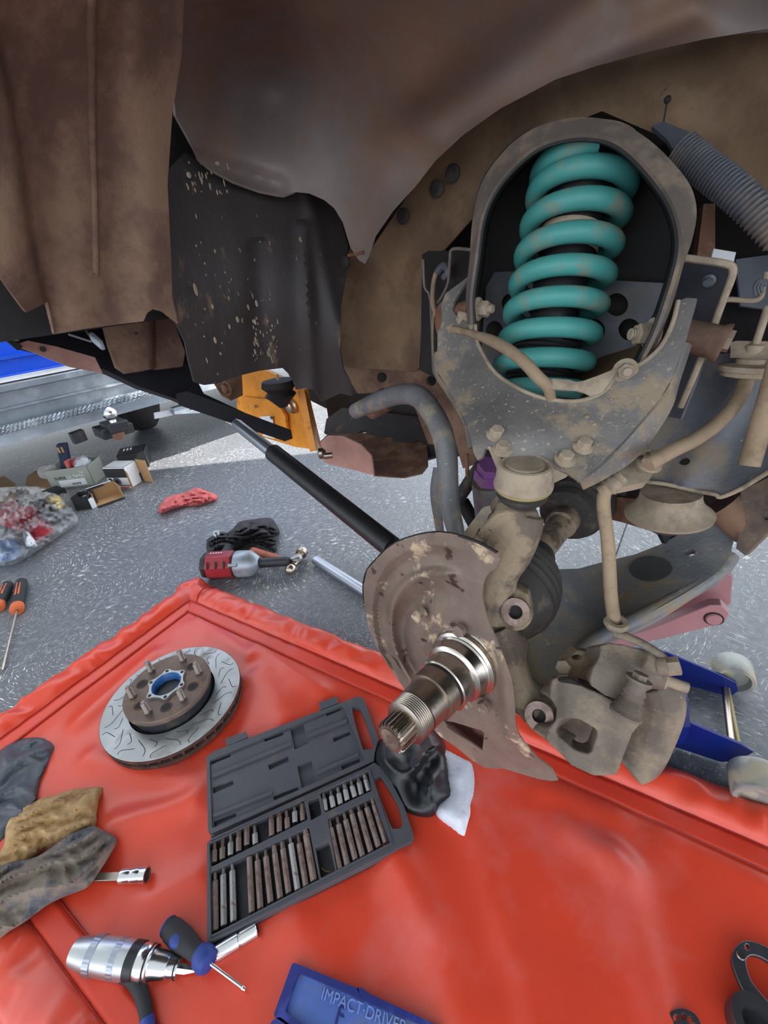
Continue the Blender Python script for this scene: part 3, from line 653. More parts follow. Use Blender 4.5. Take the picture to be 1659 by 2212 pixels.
# ---- tower
hoop_o = [(1016, 700), (1012, 640), (1020, 560), (1026, 480), (1044, 400), (1088, 336), (1140, 292), (1205, 268), (1270, 262), (1340, 276), (1400, 312), (1452, 362), (1487, 410), (1498, 462), (1486, 520), (1468, 570), (1449, 640), (1420, 720), (1384, 792)]
hoop_i = [(1022, 700), (1021, 640), (1032, 560), (1043, 480), (1066, 420), (1108, 365), (1160, 322), (1215, 302), (1270, 297), (1320, 307), (1362, 335), (1404, 380), (1440, 430), (1460, 480), (1466, 530), (1459, 575), (1440, 640), (1412, 720), (1378, 788)]
hd = RBF([cQ(1016, 700, .235), cQ(1026, 480, .27), cQ(1270, 270, .30), cQ(1498, 462, .27), cQ(1384, 792, .22), cQ(1449, 640, .24)])
lft = lambda L_, dd=0: [P(x, y, float(hd(x, y)[0])+dd) for x, y in L_]
g = G().strip(lft(hoop_o, .012), lft(hoop_i), .004, 4, 3); fin('tower_hoop', g, 'hoop', car, sharp=1, label='arched dusty rim of the spring tower')
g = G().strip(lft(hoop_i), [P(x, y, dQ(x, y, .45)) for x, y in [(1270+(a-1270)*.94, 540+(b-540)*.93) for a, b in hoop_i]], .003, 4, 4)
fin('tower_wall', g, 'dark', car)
g = G().strip(lft(hoop_o, .012), [P(x+ (6 if x > 1270 else -6), y-6, dQ(x, y, .46)) for x, y in hoop_o], .003, 4, 3)
fin('tower_outer_wall', g, 'tower', car)
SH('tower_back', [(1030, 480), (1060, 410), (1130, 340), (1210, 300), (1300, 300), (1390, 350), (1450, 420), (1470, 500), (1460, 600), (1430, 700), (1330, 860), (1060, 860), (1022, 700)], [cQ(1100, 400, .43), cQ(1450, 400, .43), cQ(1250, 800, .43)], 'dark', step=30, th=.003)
hl = lambda x, y, a, b: closed([(x-a, y), (x-a*.7, y-b*.7), (x, y-b), (x+a*.7, y-b*.7), (x+a, y), (x+a*.7, y+b*.7), (x, y+b), (x-a*.7, y+b*.7)], 3)
SH('perforated_plate', [(1068, 588), (1110, 586), (1270, 603), (1445, 612), (1400, 700), (1350, 800), (1340, 860), (1050, 860), (1040, 760), (1050, 620)], [cQ(1080, 600, .40), cQ(1440, 610, .40), cQ(1250, 850, .385)], 'tower', step=18, th=.004,
   holes=[hl(1332, 658, 25, 25), hl(1360, 712, 24, 24), hl(1283, 713, 24, 24), hl(1068, 713, 18, 20), hl(1098, 655, 14, 20)], label='blue-grey perforated plate behind the spring')
SH('shelf', [(1240, 800), (1300, 770), (1400, 740), (1385, 800), (1330, 850), (1230, 866)], [cQ(1250, 800, .38), cQ(1390, 750, .36), cQ(1250, 860, .28)], 'apron', step=14)
# ---- coil-over: shock body and spring, one axis
s0, s1 = P(1156, 858, .62), P(1268, 348, .56)
sax = (s1-s0).normalized(); sl = (s1-s0).length
g = G(); R_ = .057; turns = 8.4; n = 260; pts = []
u = sax.cross(Vector((0, 1, 0))).normalized(); v = sax.cross(u)
for k in range(n+1):
    t = k/n; ph = 2*math.pi*turns*t-1.2
    z = (t*1.0 if t < .86 else .86+(t-.86)*.62)*sl*1.03-.006
    rr = R_*(1-.12*max(0, (.10-t)/.10))
    pts.append(s0+sax*z+(u*math.cos(ph)+v*math.sin(ph))*rr)
g.tube(pts, .0128, 16); spring = fin('coil_spring', g, 'teal', car, sharp=1.5, label='teal painted coil spring')
g = G().lathe(s0-sax*.02, sax, [(0, .047), (.03, .047)]+[(.03+i*.003, .0455 if i % 2 else .0435) for i in range(28)]+[(.12, .042)], 40, cap=True); fin('threaded_perch', g, 'black', car)
g = G().lathe(s0, sax, [(sl*.10, .036), (sl*.3, .036), (sl*.3, .03), (sl*.38, .03), (sl*.38, .034), (sl*.55, .036), (sl*.6, .032), (sl*.66, .037), (sl*.82, .038), (sl*.9, .044), (sl*.97, .05)], 36); fin('shock_body', g, 'black', car)
g = G().lathe(s0, sax, [(sl*.63, .0385), (sl*.73, .0395)], 36, cap=False); fin('shock_label', g, 'dusty', car)
g = G().lathe(s0, sax, [(sl*1.0, .05), (sl*1.03, .062), (sl*1.04, .04)], 36); fin('spring_seat', g, 'rust', car)
# ---- left body-side bracket of the arm
SH('pivot_bracket', [(912, 550), (925, 542), (1022, 542), (1016, 600), (1008, 680), (965, 800), (945, 820), (908, 800)], [cQ(920, 560, .40), cQ(1020, 560, .36), cQ(930, 800, .36)], 'dark', step=20, th=.004)
g = G().tube([P(x, y, dQ(x, y, .33)) for x, y in ((1022, 540), (978, 538), (972, 560), (968, 610), (955, 640), (945, 655))], .0025, 8, 3); g.tube([P(x, y, dQ(x, y, .34)) for x, y in ((914, 560), (917, 620), (930, 650), (935, 790), (940, 810))], .0022, 8, 3); fin('bracket_rim', g, 'hoop', car)
g = G().bolt(P(1028, 668, dQ(1028, 668, .27)), P(1060, 676, .5)-P(1028, 668, .55)+Vector((.1, -.05, 0)), .011, .016, stud=.012)
fin('pivot_bolt', g, 'dusty', car)
g = G().bolt(P(1412, 722, dQ(1412, 722, .27)), P(1350, 722, dQ(1350, 722, .25))-P(1412, 722, dQ(1412, 722, .27)), .0125, .016, stud=.012); fin('pivot_bolt', g, 'dusty', car)
g = G().lathe(P(1515, 728, dQ(1515, 728, .30)), P(1560, 735, dQ(1560, 735, .30))-P(1515, 728, dQ(1515, 728, .30)), [(0, .012), (.03, .012)], 6); fin('pivot_bolt', g, 'dusty', car)
g = G().lathe(P(1452, 720, dQ(1452, 720, .29)), P(1540, 738, dQ(1540, 738, .29))-P(1452, 720, dQ(1452, 720, .29)), [(0, .020), (.004, .022), (.008, .018), (.045, .018), (.05, .021), (.054, .021)], 28); fin('bushing', g, 'liner', car)
# right bracket
SH('pivot_bracket', [(1470, 556), (1578, 573), (1580, 600), (1540, 720), (1500, 830), (1470, 905), (1440, 900), (1450, 700)], [cQ(1480, 560, .37), cQ(1580, 600, .33), cQ(1470, 900, .33), cQ(1450, 700, .40)], 'tower', step=20, th=.004)
g = G().tube([P(x, y, dQ(x, y, .30)) for x, y in ((1468, 556), (1525, 563), (1572, 571), (1583, 580), (1581, 600), (1560, 655), (1530, 735), (1500, 810), (1470, 880))], .0038, 8, 3); fin('bracket_rim', g, 'dusty', car, label='bent edge of the right pivot bracket')
fin('bolt', G().bolt(P(1532, 606, dQ(1532, 606, .34)), P(1500, 640, .4)-P(1532, 606, .42), .005, .007), 'tower', car)
# behind: brown post, corrugated hose, dark ducts
SH('inner_post', [(1505, 560), (1520, 440), (1545, 440), (1545, 560)], [cQ(1520, 500, .5)], 'rust', step=20, th=.01)
SH('hose_shroud', [(1408, 272), (1432, 262), (1520, 298), (1545, 320), (1580, 372), (1540, 380), (1470, 350), (1440, 300)], [cQ(1430, 270, .42), cQ(1560, 370, .36), cQ(1500, 300, .40)], 'tower', step=12, th=.006)
cp_ = catmull([P(1470, 320, dQ(1470, 320, .37)), P(1530, 370, dQ(1530, 370, .36)), P(1600, 425, dQ(1600, 425, .35)), P(1690, 515, dQ(1690, 515, .34))], 22)
g = G().tube(cp_, [.0172 if i % 2 else .0138 for i in range(len(cp_))], 24); fin('corrugated_hose', g, 'rail', car, sharp=.3, label='grey corrugated hose')
SH('bay_panel', [(1590, 560), (1740, 540), (1740, 680), (1600, 660)], [cQ(1600, 600, .5)], 'tower', step=30)
SH('bay_tag', [(1542, 537), (1590, 545), (1585, 566), (1536, 560)], [cQ(1560, 550, .45)], 'white', step=20)
g = G().tube([P(1558, 655, .5), P(1575, 647, .5), P(1625, 650, .5), P(1644, 640, .5), P(1650, 612, .5), P(1655, 590, .5)], .003, 8, 4); fin('brake_pipe', g, 'dusty', car)
g = G()
for k in range(3): g.tube([P(1632+k*7, 640-k*4, .48), P(1629+k*7, 620, .48), P(1640+k*7, 606, .48), P(1648+k*6, 618, .48)], .002, 6, 3)
fin('pipe_clip', g, 'tower', car)
# ---- chassis rail on the right
SH('chassis_rail', [(1476, 800), (1500, 768), (1590, 762), (1760, 760), (1760, 960), (1700, 1000), (1659, 1020), (1600, 1052), (1558, 1070), (1540, 1068), (1480, 1052), (1400, 1040), (1386, 1020), (1400, 960), (1440, 880)],
   [cQ(1500, 780, .42), cQ(1659, 780, .40), cQ(1659, 1010, .34), cQ(1400, 1040, .34), cQ(1550, 930, .385)], 'rail', step=14, th=.006, holes=[hl(1478, 996, 13, 9), hl(1590, 877, 12, 11)], label='blue-grey chassis rail with mud film',
   extra=lambda X, Y: .012*np.exp(-((X-1560-(Y-900)*-.6)/45)**2))
g = G().tube([P(x, y, dQ(x, y, .33)) for x, y in ((1388, 1040), (1440, 1046), (1500, 1060), (1545, 1068), (1556, 1074), (1600, 1056), (1659, 1020), (1720, 985))], .003, 8, 3); fin('rail_lip', g, 'dusty', car)
# ---- lower arm
lo = [(1110, 1470), (1119, 1400), (1150, 1290), (1165, 1232), (1200, 1230), (1250, 1228), (1310, 1212), (1370, 1198), (1434, 1173), (1490, 1140), (1535, 1110), (1560, 1070), (1620, 1060), (1600, 1110), (1586, 1160), (1578, 1200), (1556, 1232), (1520, 1258), (1473, 1286), (1415, 1318), (1357, 1347), (1300, 1374), (1262, 1400), (1225, 1440), (1190, 1478), (1150, 1500)]
lc = [(1560, 1090, dQ(1560, 1090, .45)), (1590, 1150, dQ(1590, 1150, .43)), (1170, 1250, .72), (1300, 1220, .79), (1160, 1470, .60), (1260, 1400, .62), (1420, 1310, .655), (1420, 1220, .72)]
LC = RBF(lc)
larm = SH('lower_control_arm', lo, lc, 'lower', step=13, th=.02, bevel=.004, holes=[hl(1490, 1193, 13, 8)], label='dark grey pressed lower control arm',
   extra=lambda X, Y: -.012*np.exp(-((X-1300)**2+(Y-1300)**2)/70**2))
edge = [(1578, 1200), (1556, 1232), (1520, 1258), (1473, 1286), (1415, 1318), (1357, 1347), (1300, 1374), (1262, 1400), (1225, 1440), (1190, 1478)]
g = G().tube([P(x, y, float(LC(x, y)[0])+.012) for x, y in edge], .012, 10, 3); fin('arm_rim', g, 'lower', larm)
g = G().sheet(hl(1405, 1228, 47, 27), [(x, y, d-.003) for x, y, d in lc], th=.002, step=10); fin('grease_patch', g, 'patch', larm)
g = G().tube([P(1560, 1085, dQ(1560, 1085, .42)), P(1600, 1120, dQ(1600, 1120, .42)), P(1640, 1150, dQ(1640, 1150, .42))], .03, 16); fin('arm_bushing', g, 'liner', car)
SH('frame_end', [(1600, 1062), (1720, 1000), (1720, 1120), (1659, 1150), (1610, 1200), (1590, 1185), (1600, 1120)], [cQ(1600, 1100, .40), cQ(1700, 1050, .38), cQ(1620, 1180, .38)], 'hoop', step=16, th=.01, holes=[hl(1655, 1112, 8, 12)])
SH('subframe_bridge', [(1290, 1070), (1400, 1080), (1440, 1120), (1440, 1150), (1420, 1152), (1350, 1130), (1290, 1115)], [cQ(1300, 1090, .5), cQ(1440, 1130, .42), cQ(1400, 1080, .44)], 'rust', step=14, th=.01)
SH('gusset', [(1425, 1150), (1490, 1120), (1535, 1095), (1470, 1165), (1438, 1175)], [cQ(1440, 1150, .46), cQ(1530, 1100, .44)], 'dark', step=14, th=.01, extra=None)
# bump stop: dusty flared cup with rubber below
q = P(1449, 1062, .612)
ax_ = (P(1440, 1130, .635)-q).normalized()
g = G().lathe(q, ax_, [(0, .038), (.010, .039), (.020, .043), (.030, .052), (.034, .057), (.038, .056), (.040, .046)], 36); fin('bump_stop_cup', g, 'dusty', car, label='flared dusty bump-stop cup')
g = G().lathe(q+ax_*.036, ax_, [(0, .038), (.01, .036), (.016, .030), (.024, .024)], 30); fin('bump_stop_rubber', g, 'rubber', car)
# ---- half shaft
g = G().lathe(VV(.05, 0, -.005), AL, [(.03, .05), (.07, .066), (.085, .071), (.092, .061), (.100, .072), (.108, .060), (.116, .071), (.124, .056), (.132, .068), (.140, .052), (.148, .062), (.156, .048), (.164, .054), (.18, .04), (.2, .034), (.215, .028)], 40)
fin('axle_boot', g, 'rubber', car, label='ribbed rubber boot of the outer axle joint')
g = G().lathe(VV(0, 0, -.004), AL, [(.2, .024), (.23, .026), (.25, .022), (.37, .023), (.372, .028), (.40, .028), (.41, .022)], 30); fin('half_shaft', g, 'cast', car)
g = G().lathe(VV(0, 0, 0), AL, [(.40, .03), (.405, .05), (.415, .056), (.42, .050), (.43, .062), (.438, .055), (.45, .066), (.47, .07), (.56, .07)], 40); fin('inner_boot', g, 'rubber', car, label='inner axle boot')
g = G().lathe(VV(.105, .01, -.03), AL, [(-.02, .05), (.05, .074), (.07, .074)], 36); fin('joint_housing', g, 'cast', car)
# ---- upper control arm
UC = [(1135, 1010, .492), (1080, 950, .50), (1250, 960, .485), cQ(1000, 640, .275), cQ(1490, 655, .26), cQ(945, 780, .235), cQ(1420, 880, .185), cQ(1170, 862, .17), cQ(1030, 740, .235), cQ(1384, 792, .21), (1250, 1040, .468)]
UCF = RBF(UC)
u_in = [(1465, 650), (1453, 698), (1427, 749), (1383, 787), (1345, 797), (1326, 815), (1310, 841), (1282, 857), (1250, 866), (1215, 866), (1171, 859), (1122, 840), (1073, 808), (1046, 770), (1030, 734), (1027, 702), (1019, 677), (1008, 676), (1004, 688), (989, 688), (977, 669), (981, 650), (1000, 620), (1019, 593), (1014, 595), (992, 612)]
u_out = [(962, 634), (951, 664), (945, 713), (945, 753), (940, 780), (944, 802), (970, 843), (995, 884), (1011, 921), (1018, 952), (1023, 978), (1031, 994), (1041, 988), (1048, 969), (1062, 975), (1110, 1000), (1190, 1010), (1225, 1022), (1243, 1034), (1250, 1040), (1297, 1004), (1361, 938), (1427, 860), (1453, 815), (1480, 740), (1506, 645), (1484, 643)]
uca = SH('upper_control_arm', u_in+u_out, UC, 'arm', step=9, th=.004, label='A-shaped grey upper control arm flecked with mud', extra=lambda X, Y: .006*np.exp(-((X-1160)**2/160**2+(Y-930)**2/40**2)))
fl_i = [(1250, 1040), (1297, 1004), (1361, 938), (1427, 860), (1453, 815), (1480, 740)]; fl_o = [(1257, 1054), (1313, 1026), (1377, 982), (1441, 890), (1463, 822), (1488, 745)]
fin('arm_flange', G().strip([P(x, y, float(UCF(x, y)[0])) for x, y in fl_i], [P(x, y, float(UCF(x, y)[0])+.022) for x, y in fl_o], .003, 5, 3), 'arm', uca)
fl2_i = [(944, 760), (944, 802), (970, 843), (995, 884), (1011, 921), (1020, 965)]; fin('arm_flange', G().strip([P(x, y, float(UCF(x, y)[0])) for x, y in fl2_i], [P(x-3, y+5, float(UCF(x, y)[0])+.025) for x, y in fl2_i], .003, 5, 3), 'arm', uca)
rim = [(1465, 650), (1453, 698), (1427, 749), (1383, 787), (1345, 797), (1326, 815), (1310, 841), (1282, 857), (1250, 866), (1215, 866), (1171, 859), (1122, 840), (1073, 808), (1046, 770), (1030, 734), (1027, 702)]
fin('arm_rim', G().tube([P(x, y, float(UCF(x, y)[0])-.001) for x, y in rim], .0024, 8, 3), 'dusty', uca)
ubn = (P(1135, 900, .42)-P(1135, 960, .485)).normalized()
for x, y in ((1072, 940), (1085, 972), (1220, 994), (1259, 966)):
    q = P(x, y, float(UCF(x, y)[0])-.001); fin('bolt', G().bolt(q, (UP+Vector((0, -.45, 0))).normalized(), .0082, .008), 'dusty', uca)
q = P(1350, 800, float(UCF(1350, 800)[0])-.002); fin('hose_nut', G().bolt(q, P(1380, 822, .40)-P(1350, 800, .475), .009, .010, stud=.010), 'dusty', uca)
g = G(); rnd = random.Random(5)
for k in range(150):
    x = rnd.uniform(1000, 1440); y = rnd.uniform(830, 1030)
    if not inside(np.array([x]), np.array([y]), u_in+u_out)[0]: continue
    g.ball(P(x, y, float(UCF(x, y)[0])-.002), rnd.uniform(.0005, .0012)*(2.4 if rnd.random() < .10 else 1), 6, (1.3, 1, .8))
fin('mud_crumbs', g, MT['dusty'], uca, kind='stuff')
# left rear flange of arm and bushing on the left
g = G().lathe(P(960, 700, .68), P(1000, 690, .66)-P(960, 700, .68), [(0, .03), (.006, .034), (.012, .025), (.05, .025)], 26); fin('bushing', g, 'rust', car)
# ---- ball joint
q = P(1135, 1003, .475); bax = (UP+Vector((.02, -.05, 0))).normalized()
bj = fin('ball_joint', G().lathe(q, -bax, [(-.001, 1e-4), (-.001, .020), (.0012, .0215), (.0012, .024), (-.001, .026), (0, .0285), (.005, .0305), (.018, .031), (.022, .033), (.026, .033), (.028, .031)], 40), 'dusty', car, label='round upper ball joint caked in tan dust')
fin('dust_boot', G().lathe(q-bax*.027, -bax, [(0, .029), (.003, .031), (.007, .029), (.009, .0265), (.011, .029), (.015, .027), (.020, .022)], 36), 'rubber', bj)
fin('boot_ring', G().ring(q-bax*.027, -bax, [(0, .0305), (.002, .0322), (.004, .0305)], 36), 'yellow', bj)
SH('joint_flange', [(1052, 962), (1062, 965), (1100, 1010), (1180, 1010), (1236, 1020), (1222, 1032), (1180, 1052), (1165, 1072), (1110, 1072), (1088, 1050), (1072, 1010)], [(1060, 970, .499), (1230, 1025, .480), (1135, 1060, .497)], 'dusty', step=9, th=.006, parent=car, bevel=.001)
# ---- knuckle: cast upright
kn = G()
kn.tube([P(1128, 1108, .515), P(1118, 1140, .52), P(1096, 1185, .535), P(1068, 1240, .56), P(1050, 1320, .585)], [.023, .026, .028, .027, .034], 14, 3, squash=(AF, 1.15))
kn.tube([P(1050, 1300, .60), P(1080, 1310, .58), P(1114, 1320, .562)], [.032, .022, .020], 12, 3)
kn.lathe(P(1118, 1322, .575), P(1106, 1332, .53)-P(1120, 1320, .575), [(0, .021), (.026, .021)], 28)
kn.tube([P(1060, 1360, .60), P(1090, 1430, .59), P(1125, 1500, .57), P(1165, 1545, .553)], [.04, .03, .022, .018], 12, 3)
kn.lathe(P(1172, 1538, .568), P(1160, 1552, .53)-P(1172, 1538, .568), [(0, .022), (.022, .022)], 28)
kn.ball(P(1030, 1400, .615), .062, 20); kn.ball(P(1078, 1392, .605), .040, 16)
kn.tube([P(1080, 1200, .55), P(1040, 1180, .56), P(1010, 1195, .58)], [.02, .018, .012], 10, 3)
kn.sheet([(1072, 1112), (1100, 1106), (1165, 1108), (1164, 1150), (1142, 1200), (1108, 1240), (1086, 1268), (1074, 1245), (1078, 1205), (1040, 1188), (1018, 1168), (1045, 1135)], [(1120, 1110, .495), (1030, 1170, .54), (1085, 1250, .545), (1160, 1150, .52)], th=.045, step=12)
kn.sheet([(1060, 1240), (1092, 1262), (1140, 1285), (1148, 1325), (1120, 1360), (1090, 1372), (1100, 1430), (1130, 1480), (1185, 1510), (1196, 1550), (1170, 1572), (1130, 1560), (1100, 1500), (1050, 1360)], [(1060, 1250, .565), (1120, 1320, .558), (1180, 1540, .556), (1090, 1450, .575)], th=.03, step=12)
knu = cast('steering_knuckle', kn, 'cast', car, .0022, 2, label='rust-brown cast steering knuckle')
def eye(px, py, d, dirv, ro, ri, m):
    o = P(px, py, d); fin('mounting_eye', G().ring(o, dirv, [(0, ro), (.003, ro*.96), (.003, ri*1.1), (.001, ri), (-.012, ri*.95), (-.012, ro*.9)], 36), m, knu)
    fin('eye_bore', G().lathe(o, dirv, [(-.02, ri*.99), (-.006, ri*.99)], 24), 'dark', knu)
ev = (P(1106, 1332, .53)-P(1118, 1322, .575)).normalized(); ev2 = (P(1160, 1552, .53)-P(1172, 1538, .568)).normalized()
eye(1114, 1322, .538, ev, .0185, .0080, 'eyem'); eye(1165, 1546, .534, ev2, .0180, .0075, 'eyem')
SH('sensor_bracket', [(996, 1158), (1040, 1100), (1046, 1095), (1058, 1092), (1062, 1106), (1056, 1112), (1052, 1124), (1060, 1132), (1069, 1134), (1070, 1140), (1062, 1150), (1048, 1142), (1034, 1142), (1022, 1165)], [(1000, 1160, .545), (1060, 1100, .515), (1065, 1145, .52)], 'hoop', step=7, th=.003)
# ---- dust shield
SC_ = P(1003, 1432, .55); SA = (SC_-P(843, 1596, .45)); SL = SA.length; SA.normalize()
def dS(px, py, off=0): d = ray(px, py); return float((np.array(SC_-Vector(C0)) @ np.array(SA)+off)/(d@np.array(SA)))
so = [(816, 1205), (834, 1187), (854, 1173), (878, 1163), (902, 1156), (928, 1151), (952, 1150), (976, 1153), (1000, 1159), (1035, 1172), (1076, 1194), (1077, 1210), (1073, 1226), (1060, 1234), (1050, 1246), (1043, 1265), (1042, 1285), (1044, 1303), (1048, 1322), (1056, 1345), (1073, 1385), (1089, 1420), (1104, 1461), (1109, 1485), (1112, 1520), (1114, 1563), (1120, 1585), (1132, 1604), (1158, 1635), (1178, 1650), (1192, 1662), (1205, 1686), (1190, 1687), (1165, 1683), (1130, 1673), (1100, 1664), (1085, 1660), (1066, 1660), (1047, 1658), (1019, 1642), (984, 1613), (952, 1592), (933, 1572), (915, 1540), (877, 1493), (854, 1461), (832, 1423), (810, 1392), (794, 1350), (787, 1303), (785, 1265), (793, 1232)]
ctr = [(x, y, dS(x, y)) for x, y in so[::3]]+[(950, 1300, dS(950, 1300)), (1080, 1560, dS(1080, 1560))]
def relief(X, Y):
    D = np.array([[*P(x, y, dS(x, y))] for x, y in zip(X, Y)])-np.array(SC_); r = np.linalg.norm(D, axis=1)
    left = np.clip((1000-X)/60, 0, 1)*np.clip((1500-Y)/60, 0, 1)
    ridge = .009*np.exp(-((r-.125)/.008)**2)*left-.010*left*np.exp(-((r-.100)/.014)**2)
    rimr = .010*np.clip((r-.150)/.012, 0, 1)*left
    bowl = -.004*np.exp(-((X-905)**2+(Y-1322)**2)/34**2)
    low = -.02*np.clip((Y-1560)/100, 0, 1)
    return 1.7*(ridge+rimr+bowl)+low+.006*np.exp(-((X-1090-(Y-1500)*.1)/14)**2)*(Y > 1400)*(Y < 1600)
sh_hole = hl(996, 1432, 62, 66)
win = [(958, 1556), (980, 1560), (1040, 1578), (1046, 1584), (1042, 1622), (1019, 1606), (985, 1585), (966, 1572)]
shd = SH('dust_shield', so, ctr, 'shield', step=5, th=.0022, holes=[sh_hole, win], extra=relief, label='rusty pressed-steel brake dust shield')
fin('shield_rim', G().tube([P(x, y, dS(x, y)-.001) for x, y in [(787, 1303), (785, 1265), (793, 1232), (816, 1205), (834, 1187), (854, 1173), (878, 1163), (902, 1156), (928, 1151), (952, 1150), (976, 1153), (1000, 1159), (1035, 1172), (1074, 1193)]], .0018, 8, 3), 'dark', shd)
nb = -SA
fin('bolt', G().bolt(P(997, 1357, dS(997, 1357, -.004)), nb, .0085, .008, washer=False), 'shield', shd)
fin('bolt', G().bolt(P(1050, 1521, dS(1050, 1521, -.004)), nb, .0085, .008, washer=False), 'shield', shd)
g = G().lathe(P(912, 1320, dS(912, 1320, .002)), nb+Vector((0, 0, -.25)), [(0, .009), (.004, .0075), (.016, .0068), (.017, .005)], 20); fin('locating_pin', g, 'shield', shd)
SH('backing_plate', [(985, 1500), (1050, 1545), (1060, 1600), (1085, 1640), (1045, 1655), (1005, 1625), (960, 1590), (940, 1560)], [(985, 1500, dS(985, 1500, .02)), (1060, 1640, dS(1060, 1640, .035)), (950, 1560, dS(950, 1560, .03))], 'rotore', step=12, th=.004)
# hub seat + spindle
g = G().lathe(SC_, -SA, [(-.012, .048), (-.008, .051), (-.004, .050), (-.001, .046), (.006, .0455), (.008, .042), (.010, .0425), (.012, .0405), (.014, .0412), (.017, .040), (.026, .0385), (.030, .033)], 48)
spin = fin('spindle', g, 'steel', car, label='bright machined stub axle with threaded end')
L_ = SL
fin('bearing_seat', G().lathe(SC_, -SA, [(.028, .0335), (.034, .034), (.052, .034), (.0535, .0325)], 48), 'steel', spin)
fin('groove', G().lathe(SC_, -SA, [(.0530, .0300), (.0560, .0300)], 48), 'dark', spin)
fin('journal', G().lathe(SC_, -SA, [(.0555, .0295), (.0565, .0305), (.075, .0300), (.0755, .0268), (.101, .0262)], 48), 'steel_dark', spin)
pr = [(.101, .0255)]
for i in range(16): pr += [(.1015+i*.0013, .0255 if i % 2 else .0238)]
pr += [(.1225, .0225), (.1235, .019)]
fin('thread', G().lathe(SC_, -SA, pr, 40), 'steel_dark', spin)
g = G(); r0, r1 = .0158, .0185; ns = 22; A2 = []; o = SC_-SA*.12; uu = SA.orthogonal().normalized(); vv = SA.cross(uu)
for t in (0, L_-.120-.003, L_-.120):
    rg_ = []
    k_ = .93 if t > L_-.121 else 1
    for j in range(ns*4):
        a = 2*math.pi*j/(ns*4); r = (r1 if j % 4 < 2 else r0)*k_
        rg_.append(g.bm.verts.new(o-SA*t+(uu*math.cos(a)+vv*math.sin(a))*r))
    A2.append(rg_)
for a, b in zip(A2, A2[1:]):
    for j in range(ns*4): g.bm.faces.new((a[j], a[(j+1) % (ns*4)], b[(j+1) % (ns*4)], b[j]))
g.bm.faces.new(A2[-1])
fin('spline', g, 'steel_dark', spin, sharp=.3)
g = G().ring(SC_-SA*(L_+.0005), -SA, [(0, .012), (.0005, .012), (.0005, .005), (-.006, .003), (-.006, .011)], 30); fin('centre_bore', g, 'hub', spin)
# ---- sway bar and links at the left
def dd_(x, y, l): return P(x, y, dQ(x, y, l))
g = G().tube([dd_(768, 888, .35), dd_(815, 868, .32), dd_(865, 852, .29), dd_(905, 858, .26), dd_(935, 895, .23), dd_(955, 935, .21), dd_(965, 985, .2), dd_(968, 1040, .19), dd_(972, 1095, .18), dd_(985, 1150, .17), dd_(990, 1190, .17)], [.017, .019, .0185, .0185, .018, .0175, .017, .0165, .016, .014, .013], 18, 5)
fin('sway_bar', g, 'sway', car, sharp=1.2, label='grey sway bar bending down beside the arm')
fin('bar_clamp', G().tube([dd_(798, 882, .36), dd_(835, 862, .37)], .026, 14), 'rust', car)
fin('guard_strap', G().tube([dd_(945, 1010, .33), dd_(940, 1060, .31), dd_(945, 1110, .29), dd_(952, 1160, .28)], [.010, .012, .011, .009], 10, 4, squash=(AL, .4)), 'sway', car)
fin('steering_link', G().tube([dd_(1042, 1000, .36), dd_(1015, 1040, .33), dd_(985, 1085, .3)], [.012, .013, .012], 12, 2), 'rubber', car)
fin('steering_link', G().tube([dd_(1000, 1085, .34), dd_(1040, 1160, .3)], .014, 12), 'dark', car)
fin('rod', G().tube([dd_(1008, 980, .32), dd_(1010, 1030, .31)], .004, 8), 'rust', car)
pu = fin('bushing_sleeve', G().lathe(P(1063, 1004, .72), P(1054, 1046, .75)-P(1063, 1004, .72), [(0, .024), (.014, .024), (.014, .027), (.034, .027)], 6), 'purple', car, label='purple hexagonal sleeve')
fin('lower_strut', G().tube([P(1056, 1040, .75), P(1062, 1120, .8)], .03, 14), 'tower', car)
# ---- brake hoses
h1 = [(955, 578, .36), (942, 590, .36), (935, 625, .34), (938, 668, .31), (965, 705, .27), (1010, 718, .24), (1060, 735, .21), (1100, 757, .18), (1135, 785, .165), (1162, 815, .16), (1183, 835, .165), (1190, 862, .175)]
g = G().tube([dd_(*p) for p in h1], [.004, .004, .004, .004, .0062, .0046, .0072, .0072, .0072, .0072, .0068, .006], 12, 5); br1 = fin('brake_hose', g, 'hose', car, sharp=1.2, label='tan dusty rubber hose crossing in front of the spring')
for x, y, l in ((964, 705, .27), (978, 711, .262)): fin('hose_ferrule', G().ring(dd_(x, y, l), dd_(x+20, y+6, l-.01)-dd_(x, y, l), [(0, .009), (.003, .009), (.003, .004), (0, .004)], 16), 'dusty', br1)
fin('hose_pipe', G().tube([dd_(937, 668, .31), dd_(935, 720, .32), dd_(937, 780, .34), dd_(945, 812, .36)], .0018, 6, 4), 'hose', br1)
fin('hose_clip', G().tube([dd_(945, 588, .36), dd_(958, 574, .355), dd_(968, 588, .35), dd_(958, 600, .35)], .006, 8, 3), 'tower', br1)
fin('arm_clip', G().sheet([(990, 672), (1008, 676), (1018, 680), (1026, 700), (1022, 716), (1014, 712), (1012, 694), (1000, 690), (992, 700), (985, 690)], [cQ(1000, 690, .245)], th=.003, step=6), 'dusty', br1)
hb = [(1160, 812), (1178, 818), (1196, 818), (1228, 820), (1246, 825), (1262, 822), (1290, 812), (1320, 800), (1340, 780), (1346, 782), (1346, 800), (1330, 806), (1318, 826), (1300, 848), (1278, 856), (1262, 848), (1246, 844), (1214, 842), (1190, 840), (1176, 836)]
